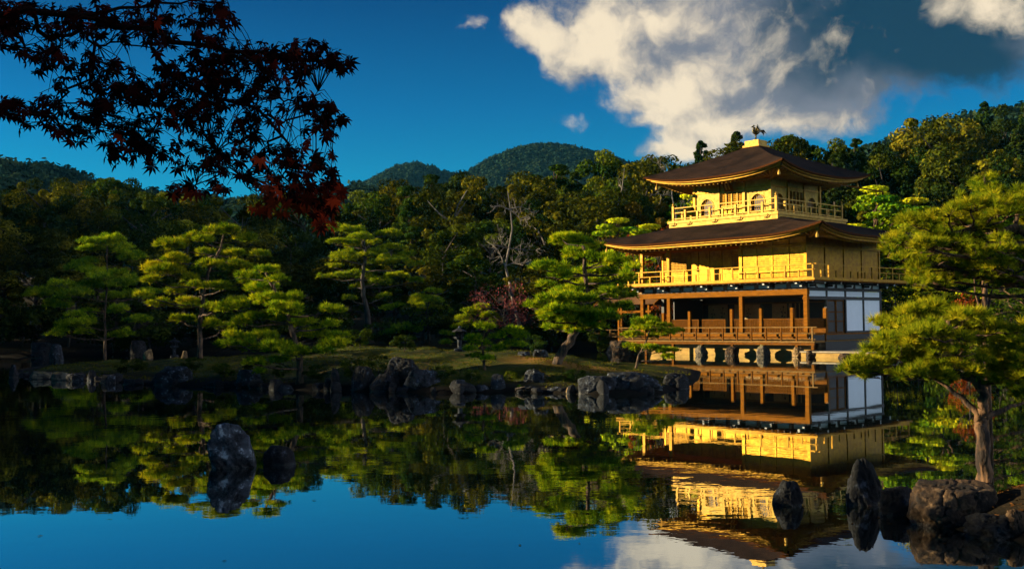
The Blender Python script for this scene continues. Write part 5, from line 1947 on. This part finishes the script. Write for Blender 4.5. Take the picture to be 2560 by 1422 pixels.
    for (a, l) in lob:
        a0 = R(a + 6 * 0)
        wv_ = R(17)
        tip = droop * math.cos(a0) + side * math.sin(a0)
        lft = droop * math.cos(a0 - wv_) + side * math.sin(a0 - wv_)
        rgt = droop * math.cos(a0 + wv_) + side * math.sin(a0 + wv_)
        curl = face * (-.16 * l)
        q0 = C
        q1 = C + lft * (S * .50 * (l ** .4))[:, None] + face * (S * .05)[:, None]
        q2 = C + tip * (S * l)[:, None] + curl * S[:, None]
        q3 = C + rgt * (S * .50 * (l ** .4))[:, None] + face * (S * .05)[:, None]
        V.append(np.stack([q0, q1, q2, q3], 1))
    V = np.stack(V, 1).reshape(-1, 3)
    F = np.arange(len(V)).reshape(-1, 4)
    low = np.clip((2.66 - (C[:, 2] + base[2])) / .34, 0, 1)      # brighter red tint stands in for light shining through the lowest leaves
    T = np.clip(.18 + .2 * rg.normal(size=n) + .85 * low, 0, 1)
    mb.build('branches', TWIG, root, True)
    raw_mesh('leaves', V, [F], LEAF_MAPLE, root, np.repeat(T, 7))


maple()


# ------------------------------------------------------------------ the wood behind
PROTO = {
    'olive': broadleaf('broadleaf_tree', 12, 3.6, 46, 210, .30, LEAF_OLIVE, BARK_DARK, 31),
    'olive2': broadleaf('broadleaf_tree', 12, 3.2, 40, 220, .28, LEAF_OLIVE, BARK_PALE, 32, zc=.6, rz=.45, clump=.3),
    'green': broadleaf('broadleaf_tree', 12, 3.4, 44, 210, .28, LEAF_GREEN, BARK_DARK, 33, clump=.24),
    'amber': broadleaf('broadleaf_tree', 12, 3.0, 40, 190, .27, LEAF_AMBER, BARK_DARK, 34, clump=.25),
    'cedar': broadleaf('cedar_tree', 14, 2.9, 150, 75, .27, LEAF_DARK, BARK_DARK, 35, clump=.17, form='cone'),
    'dark': broadleaf('evergreen_tree', 12, 3.4, 46, 210, .28, LEAF_DARK, BARK_DARK, 36, clump=.25),
    'shelf': broadleaf('tall_pine', 13, 3.2, 26, 330, .26, LEAF_GREEN, BARK, 37, clump=.32, form='layer', limbs=26),
    'shelf2': broadleaf('tall_pine', 13, 3.4, 24, 360, .26, PINE_MID, BARK, 38, clump=.34, form='layer', limbs=24),
    'shrub': broadleaf('shrub', 3.2, 2.0, 20, 150, .20, LEAF_GREEN, BARK_DARK, 39, zc=.5, rz=.48, clump=.34, trunk_r=.07),
    'shrubd': broadleaf('shrub', 3.2, 2.1, 20, 150, .20, LEAF_DARK, BARK_DARK, 40, zc=.5, rz=.48, clump=.34, trunk_r=.07),
}
BASEH = {'olive': 12 * 1.03, 'olive2': 12 * 1.05, 'green': 12 * 1.03, 'amber': 12 * 1.03, 'cedar': 14 * 1.0, 'dark': 12 * 1.03, 'shelf': 13 * 1.0, 'shelf2': 13, 'shrub': 3.2, 'shrubd': 3.2}
KIND = {'olive': ('broad olive tree', 'tree'), 'olive2': ('pale trunked olive tree', 'tree'), 'green': ('round green leafed tree', 'tree'), 'amber': ('amber autumn tree', 'tree'),
        'cedar': ('narrow pointed cedar', 'cedar'), 'dark': ('dark rounded evergreen', 'tree'), 'shelf': ('tall green pine', 'pine tree'), 'shelf2': ('bright layered pine', 'pine tree'),
        'shrub': ('round green shrub', 'shrub'), 'shrubd': ('dark round shrub', 'shrub')}
USED = set()
frng = np.random.default_rng(77)


def zone(px, row):
    w_ = ('in front of the wood', 'in the middle of the wood', 'high in the wood', 'on the skyline of the wood')[row]
    if px < 0 or px > 2560:
        return w_ + ' beyond the picture edge'
    if px < 420:
        return w_ + ' behind the western pines'
    if px < 900:
        return w_ + ' under the overhanging maple'
    if px < 1280:
        return w_ + ' below the gap between the hills'
    if px < 1620:
        return w_ + ' below the big blue hill'
    if px < 2130:
        return w_ + ' behind the pavilion roofs'
    return w_ + ' east of the pavilion'


def plant(kind, px, Y, ytop, row, wide=1.0, label=None, group=None):
    t = P(px, 700, Y)
    g = land_h(t[0], Y)[0]
    top = P(px, ytop, Y)[2]
    h = max(2.0 if 'shrub' in kind else 5.0, top - g)
    if 'shrub' in kind:
        h = max(1.2, top - g)
    o_ = PROTO[kind] if kind not in USED else copy_tree(PROTO[kind])
    USED.add(kind)
    sc = h / BASEH[kind]
    o_.location = (t[0], Y, g)
    o_.rotation_euler = (0, 0, frng.random() * 6.28)
    wd = wide * (0.45 + 0.55 * sc if 'shrub' not in kind else sc) * frng.uniform(.92, 1.1)
    o_.scale = (wd, wd, sc)
    lab = label or (KIND[kind][0] + ' ' + zone(px, row))
    tag(o_, lab, KIND[kind][1], group or (KIND[kind][0] + 's ' + zone(px, row)))
    return o_


SKYLINE = [(-1400, 380), (-500, 400), (-100, 440), (0, 450), (60, 446), (110, 438), (170, 450), (230, 440), (300, 436), (360, 448), (430, 478), (520, 480), (600, 474), (680, 486), (760, 480), (850, 520), (880, 515), (905, 492),
           (950, 470), (1010, 440), (1090, 440), (1130, 420), (1175, 432), (1225, 446), (1265, 424), (1310, 440), (1350, 436), (1390, 415), (1440, 430), (1500, 384), (1560, 396), (1610, 392), (1655, 380), (1700, 400), (1760, 348),
           (1800, 362), (1850, 326), (1900, 352), (1960, 352), (2010, 322), (2080, 348), (2150, 346), (2200, 352), (2250, 335), (2300, 318), (2350, 270), (2400, 300), (2470, 250), (2520, 268), (2580, 255), (2900, 230)]
sx_, sy_ = zip(*SKYLINE)


def sky_y(px):
    return float(np.interp(px, sx_, sy_))


def pick(ws):
    ks = list(ws)
    p_ = np.array([ws[k] for k in ks], float)
    return ks[frng.choice(len(ks), p=p_ / p_.sum())]


# skyline trees: one at each dip and peak of the outline
for (px, yy) in SKYLINE[1:-1]:
    Y = 118 + frng.uniform(-8, 8)
    if px < 430:
        k = pick({'olive': 4, 'dark': 2, 'green': 2})
    elif px < 900:
        k = pick({'olive': 2, 'green': 2, 'amber': 1})
    elif px < 1480:
        k = pick({'olive': 2, 'dark': 2, 'green': 2, 'shelf': 3, 'cedar': 1})
    elif px < 2230:
        k = pick({'dark': 2, 'cedar': 3, 'green': 2, 'olive': 2})
    else:
        k = pick({'cedar': 3, 'dark': 3, 'olive': 1})
    plant(k, px, Y, yy + frng.uniform(-5, 5), 3, 1.0)
rows = [(2, 104, 52, 112), (1, 93, 118, 118), (0, 83, 200, 125)]
for (row, Y0, dy, step) in rows:
    px = -1150
    while px < 2950:
        px += step * frng.uniform(.75, 1.25) * (1.6 if (px < -60 or px > 2600) else 1.0)
        Y = Y0 + frng.uniform(-4, 4)
        yy = sky_y(px) + dy + frng.uniform(-30, 30)
        if 560 < px < 860:
            yy += 30
        if px > 2150:
            yy += (0, 40, 80)[2 - row] * .6
        if px < 430:
            k = pick({'olive': 3, 'dark': 3, 'green': 1})
        elif px < 900:
            k = pick({'olive': 2, 'green': 2, 'dark': 2})
        elif px < 1640:
            k = pick({'olive': 2.4, 'olive2': 1.2, 'amber': .7, 'green': 3, 'shelf': 2.6, 'dark': 1.8, 'cedar': 1.2})
        elif px < 2130:
            k = pick({'dark': 2.5, 'green': 2, 'olive': 1, 'cedar': 1.5, 'shelf2': 1})
        else:
            k = pick({'olive': 1.2, 'dark': 3, 'cedar': 2, 'shelf2': 1, 'green': 2}) if row else pick({'shelf2': 4, 'green': 2})
        plant(k, px, Y, yy, row, 1.05)
# undergrowth at the water's edge
px = -250
while px < 2750:
    px += 95 * frng.uniform(.7, 1.3)
    if 1640 < px < 2120:
        continue
    Y = 76.5 + frng.uniform(-1.5, 2.5)
    plant(pick({'shrub': 1, 'shrubd': 2.2}), px, Y, 790 + frng.uniform(-70, 40) - 40 * (px > 2150), 0, 1.25)
# pines right behind the pavilion, to the east
for (px, yy, Y) in ((2190, 465, 82), (2290, 495, 80), (2140, 560, 79), (2240, 590, 78), (2350, 560, 77), (1545, 545, 86), (1625, 560, 80)):
    plant('shelf2', px, Y, yy, 0, 1.15, 'bright layered pine seen close behind the pavilion', 'layered pines close behind the pavilion')
# evergreen trees off to the west that keep the near water, the maple and the island's western end in shade
WEST = [(-24, 8, 6.6), (-25, 13, 6.2), (-27, 18, 6.2), (-30, 23, 6.4), (-34, 28, 7.8), (-38, 33, 8.8), (-41, 38, 9.2), (-45, 43, 9.8), (-48, 48, 10.2), (-51, 53, 10.6), (-20, 4, 7.0),
        (-52, 35, 10.5), (-60, 45, 12), (-36, 16, 8.6), (-31, 9, 7.8), (-58, 58, 10.5), (-62, 64, 13), (-66, 70, 16), (-72, 62, 15),
        (-46, 72, 13), (-50, 78, 14), (-53, 84, 15), (-58, 88, 16), (-60, 95, 16), (-64, 100, 17), (-62, 80, 16), (-70, 108, 18), (-13, 6.5, 6.0), (-11, 2.5, 7.0), (-9, 4.6, 5.2), (-14, 10.5, 4.6), (-16, 14.5, 4.6)]
for (x, y, h) in WEST:
    o_ = copy_tree(PROTO['dark'])
    sc = h / BASEH['dark']
    o_.location = (x, y, max(0.0, land_h(x, y)[0]) - .1)
    o_.scale = (max(sc, .5) * 1.25, max(sc, .5) * 1.25, sc)
    o_.rotation_euler = (0, 0, frng.random() * 6.28)
    tag(o_, 'dark evergreen on the western bank beyond the picture edge', 'tree', 'evergreens on the western bank')

# shrubs and coloured accents
def accent(px, py, wpx, hpx, mat, label, cat, seed, Y=None, leaf=.12, n=900, name='shrub', ncl=16, bark=None):
    b = hit(px, py) if Y is None else np.array([*P(px, 700, Y)[:2], land_h(P(px, 700, Y)[0], Y)[0]])
    s = b[1] / FPX
    H = hpx * s
    if Y is not None:
        H = P(px, py - hpx, Y)[2] - b[2]
    o_ = broadleaf(name, H, wpx * s * .5, ncl, n // ncl, leaf, mat, bark or BARK_DARK, seed, zc=.58, rz=.40, clump=.36, trunk_r=.06, limbs=ncl)
    o_.location = tuple(b)
    tag(o_, label, cat)
    return o_


accent(1255, 800, 150, 112, LEAF_DULLRED, 'dull crimson twiggy bush in the shade west of the leaning pine', 'bush', 61, Y=70, leaf=.13, n=1500, ncl=26)
accent(2420, 785, 110, 62, LEAF_RED, 'orange-red maple bush glowing between the two near pines', 'bush', 62, Y=44, leaf=.10, n=1400, ncl=22)
accent(1650, 690, 120, 130, LEAF_RED, 'dark red maple seen through the open porch of the second storey', 'maple tree', 63, Y=73, leaf=.16, n=1600, ncl=22)
accent(1590, 640, 60, 60, LEAF_RED, 'small red maple top showing above the western eave of the lower roof', 'maple tree', 64, Y=76, leaf=.16, n=500, ncl=10)
for i, (px, py, w_, h_, lab) in enumerate(((2500, 900, 170, 150, 'rounded green shrub on the eastern bank behind the crooked pine'), (2380, 880, 150, 120, 'green shrub at the water between the terrace and the eastern bank'),
                                           (2290, 870, 130, 130, 'dark green shrub just beyond the stone terrace'), (2230, 860, 90, 170, 'narrow green shrub against the north-eastern corner of the pavilion'))):
    accent(px, py, w_, h_, LEAF_GREEN if i != 2 else LEAF_DARK, lab, 'shrub', 65 + i, Y=(38, 52, 66, 70)[i], leaf=.16, n=1700, ncl=20)
accent(1352, 948, 26, 22, LEAF_AMBER, 'tuft of yellow leaves growing beside a grey shore rock', 'plant', 71, leaf=.05, n=260, ncl=8, name='tuft')
accent(1300, 975, 22, 14, LEAF_GREEN, 'little green tuft at the waterline of the sunny slope', 'plant', 72, leaf=.04, n=160, ncl=6, name='tuft')


def bare_tree(px, ybase, ytop, Y, label, seed, group=None, nl=9):
    rg = np.random.default_rng(seed)
    b = P(px, 700, Y)
    g = land_h(b[0], Y)[0]
    H = P(px, ytop, Y)[2] - g
    root = empty('bare_tree', (b[0], Y, g))
    tag(root, label, 'dead tree', group)
    m_ = MB()
    pts = [(0, 0, -.3)]
    for i in range(1, 9):
        pts.append((rg.normal() * .25, rg.normal() * .25, H * i / 8))
    m_.tube(pts, [.17 * (1 - .88 * i / 8) for i in range(9)], 7)
    m_.build('trunk', BARK_PALE, root, True)
    m_ = MB()

    def limb(p, d, L_, r, dep):
        q_ = [p]
        for k in range(4):
            d = unit(d + rg.normal(size=3) * .28 + np.array([0, 0, -.03 if dep == 0 else .06]))
            q_.append(q_[-1] + d * L_ / 4)
        m_.tube(q_, [r * (1 - .8 * k / 4) for k in range(5)], 5)
        if dep < 2:
            for k in (1, 2, 3, 4):
                for _ in range(2 if dep == 0 else 1):
                    limb(q_[k], unit(d + rg.normal(size=3) * .7), L_ * .45, r * .5, dep + 1)
    for i in range(nl):
        z = H * (.42 + .5 * rg.random())
        th = rg.random() * 6.28
        limb(np.array(pts[min(8, 1 + int(z / H * 8))]), np.array([math.cos(th), math.sin(th) * .6, .1 + .5 * rg.random()]), H * (.10 + .12 * rg.random()), .055, 0)
    m_.build('branches', BARK_PALE, root, True)


bare_tree(1280, 640, 478, 78.5, 'bleached dead tree with drooping bare branches against the wood', 3)
bare_tree(1690, 640, 440, 84, 'slim pale bare trunk rising behind the upper roof of the pavilion', 6, nl=3)
bare_tree(1560, 560, 420, 99, 'thin bare branched tree in the wood above the lower roof tip', 9, nl=4)

# low bamboo fence by the porch
fb0 = hit(1527, 872)
fc = empty('bamboo_fence', tuple(fb0))
tag(fc, 'short bamboo fence catching the sun beside the small porch', 'fence')
m_ = MB()
for i in range(9):
    m_.tube([(i * .09, 0, 0), (i * .09, 0, 1.0)], .018, 6)
m_.build('uprights', ORANGE, fc)
MB().tube([(-.06, -.03, .75), (.8, -.03, .75)], .02, 6).tube([(-.06, -.03, .35), (.8, -.03, .35)], .02, 6).build('rail', ORANGE, fc)


# ------------------------------------------------------------------ far hills
def ridge(name, Y0, W_, prof, seed, ext=0):
    pxs, pys = zip(*prof)
    x0, x1 = P(pxs[0], 700, Y0)[0], P(pxs[-1], 700, Y0)[0]
    kx = [P(p, 700, Y0)[0] for p in pxs]
    kz = [P(p, y_, Y0)[2] for p, y_ in prof]

    def fn(x, y):
        zr = np.interp(x, kx, kz)
        f = 1 - np.abs((y - Y0) / W_) ** 1.35
        nse = fbm(np.stack([x / (W_ * .35), y / (W_ * .35), x * 0 + seed], 1), 5)
        return np.maximum(zr, 0) * f + nse * zr * .30 * np.clip(np.abs(y - Y0) / W_ * 3, 0, 1) - 2
    xs = np.linspace(x0, x1, 150)
    ys = np.linspace(Y0 - W_, Y0 + W_ * .6, 60)
    return tag(grid_mesh(name, xs, ys, fn, EARTH), kind='structure'), fn, (x0, x1)


def hill_forest(fn, xr, Y0, W_, n, size, mat, label, seed):
    """the wood that clothes a far hill, one mass"""
    rg = np.random.default_rng(seed)
    y = Y0 - W_ * rg.random(n) ** 1.5 * .85 + W_ * .06
    x = rg.uniform(xr[0], xr[1], n)
    z = fn(x, y)
    ok = z > 3
    x, y, z = x[ok], y[ok], z[ok]
    n = len(x)
    sz = size * (.6 + .8 * rg.random(n))
    m = 46
    d = sphere_dirs(n * m, rg).reshape(n, m, 3)
    d[:, :, 2] = np.abs(d[:, :, 2]) * 1.15 - .12
    C = np.stack([x, y, z], 1)[:, None] + d * sz[:, None, None] * .5 * np.array([1, 1, 1.25]) * (.75 + .4 * rg.random((n, m, 1)))
    N = unit(d + .5 * rg.normal(size=d.shape))
    V, F = leaf_quads(C.reshape(-1, 3), N.reshape(-1, 3), np.repeat(sz * .30, m), rg)
    T = np.clip(np.repeat(.42 + .2 * rg.normal(size=n), m) + .1 * rg.normal(size=n * m), 0, 1)
    o_ = raw_mesh('distant_forest', V, [F], mat, None, T)
    tag(o_, label, 'forest', None, 'stuff')


h1, f1, xr1 = ridge('big_hill', 900, 320, [(980, 560), (1060, 510), (1120, 470), (1190, 432), (1230, 408), (1270, 390), (1330, 374), (1390, 368), (1450, 378), (1510, 392), (1560, 410), (1640, 445), (1760, 470), (1900, 470), (2100, 560)], 3)
hill_forest(f1, xr1, 900, 320, 8200, 6.6, LEAF_FAR, 'blue-green wood covering the big rounded hill far beyond the trees', 81)
h2, f2, xr2 = ridge('small_hill', 1000, 300, [(620, 600), (760, 520), (850, 480), (920, 462), (960, 440), (1000, 420), (1040, 413), (1080, 422), (1120, 438), (1180, 446), (1280, 470), (1400, 560)], 9)
hill_forest(f2, xr2, 1000, 300, 5600, 6.8, LEAF_FAR, 'blue-green wood covering the smaller far hill', 82)
h3, f3, xr3 = ridge('near_ridge', 330, 120, [(-700, 380), (-200, 405), (0, 410), (60, 412), (120, 420), (180, 436), (240, 460), (310, 478), (400, 492), (600, 510), (760, 500), (860, 475), (900, 470), (940, 480), (1010, 520), (1100, 600)], 15)
hill_forest(f3, xr3, 330, 120, 2600, 5.0, LEAF_FAR, 'dark wooded ridge behind the olive trees and the maple', 83)
h4, f4, xr4 = ridge('east_hill', 260, 90, [(1700, 600), (1900, 470), (2050, 420), (2200, 380), (2300, 345), (2400, 310), (2500, 285), (2600, 270), (3000, 220)], 19)
hill_forest(f4, xr4, 260, 90, 2200, 5.0, LEAF_FAR, 'dark wooded slope rising behind the evergreens east of the pavilion', 84)

# ------------------------------------------------------------------ grass on the island
grg = np.random.default_rng(4)
n = 26000
gx_, gy_ = grg.uniform(-22, 8, n), grg.uniform(28, 55, n)
sd_ = poly_sd(np.stack([gx_, gy_], 1), ISL)
k = sd_ > .25
gx_, gy_ = gx_[k], gy_[k]
pn = fbm(np.stack([gx_ * .6, gy_ * .6, gx_ * 0 + 9], 1), 3)
k = pn > -.08
gx_, gy_ = gx_[k], gy_[k]
C = np.stack([gx_, gy_, island_h(gx_, gy_) - .01], 1)
A = unit(np.stack([grg.normal(size=len(C)) * .35, grg.normal(size=len(C)) * .35, np.ones(len(C))], 1))
V, F = needles(C, A, 5, .075, .016, .8, grg)
tag(raw_mesh('grass', V, [F], leafmat('moss_grass', [(0.025, 0.040, 0.003), (0.075, 0.080, 0.005), (0.19, 0.15, 0.010)], .25, 0, 0), None, np.clip(np.repeat(.45 + .25 * grg.normal(size=len(C)), 5), 0, 1)),
    'short yellow-green grass over the mossy island', 'grass', None, 'stuff')

# low shrubs between the shore rocks of the island
for i, (px, py, w_, h_) in enumerate(((880, 950, 70, 50), (945, 935, 60, 46), (790, 955, 60, 40), (705, 950, 50, 36), (1110, 950, 60, 34), (1180, 955, 46, 30), (560, 945, 60, 36), (480, 930, 50, 34), (330, 935, 70, 36),
                                      (1275, 955, 44, 26), (1440, 955, 60, 30), (1010, 880, 60, 40), (900, 870, 70, 46), (640, 930, 60, 40), (1340, 880, 50, 40), (1500, 880, 60, 50))):
    b = hit(px, py)
    s_ = b[1] / FPX
    o_ = copy_tree(PROTO['shrubd' if i % 3 else 'shrub'])
    o_.location = tuple(b)
    o_.scale = (w_ * s_ * .5 / 2.0, w_ * s_ * .5 / 2.0, h_ * s_ / 3.2)
    o_.rotation_euler = (0, 0, i * 1.3)
    tag(o_, 'low dark shrub crouching among the shore rocks and moss of the island', 'shrub', 'low shrubs on the island')

# a few leaves afloat
lrg = np.random.default_rng(16)
C = np.concatenate([np.stack([lrg.uniform(-5, 4, 26), lrg.uniform(9, 17, 26), np.full(26, .004)], 1), np.stack([lrg.normal(3.9, .5, 22), lrg.normal(11, .6, 22), np.full(22, .004)], 1)])
V, F = leaf_quads(C, unit(lrg.normal(size=(len(C), 3)) * .06 + np.array([0, 0, 1])), .03 + .03 * lrg.random(len(C)), lrg)
tag(raw_mesh('floating_leaves', V, [F], leafmat('afloat', [(0.05, 0.02, 0.008), (0.16, 0.07, 0.02), (0.30, 0.16, 0.05)], .1, 0, 0), None, lrg.random(len(C))),
    'scattered brown leaves floating on the near water', 'floating leaves', None, 'stuff')

# fallen leaves on the bank under the crooked pine
lrg = np.random.default_rng(6)
n = 2600
lx, ly = lrg.uniform(4.4, 8.5, n), lrg.uniform(9.2, 13.5, n)
lz = land_h(lx, ly)
k = lz > .12
C = np.stack([lx[k], ly[k], lz[k] + .012], 1)
V, F = leaf_quads(C, unit(lrg.normal(size=(len(C), 3)) * .45 + np.array([0, 0, 1])), .035 + .04 * lrg.random(len(C)), lrg)
tag(raw_mesh('fallen_leaves', V, [F], leafmat('leaf_litter', [(0.03, 0.015, 0.006), (0.12, 0.05, 0.015), (0.30, 0.13, 0.04)], .1, 0, 0), None, lrg.random(len(C))),
    'brown fallen leaves scattered over the dark bank under the crooked pine', 'fallen leaves', None, 'stuff')

# ------------------------------------------------------------------ the air between
HZ = bpy.data.materials.new('haze')
HZ.use_nodes = True
n = HZ.node_tree
n.nodes.clear()
o = NN(n, 'ShaderNodeOutputMaterial')
pv = NN(n, 'ShaderNodeVolumePrincipled')
pv.inputs['Color'].default_value = (0.12, 0.55, 1.0, 1)
pv.inputs['Density'].default_value = 0.000045
pv.inputs['Anisotropy'].default_value = 0.0
n.links.new(pv.outputs[0], o.inputs['Volume'])
mb = MB().box(-1700, 1700, -90, 2000, -4.0, 300.0)
hz = mb.build('haze', HZ)
tag(hz, kind='stuff')
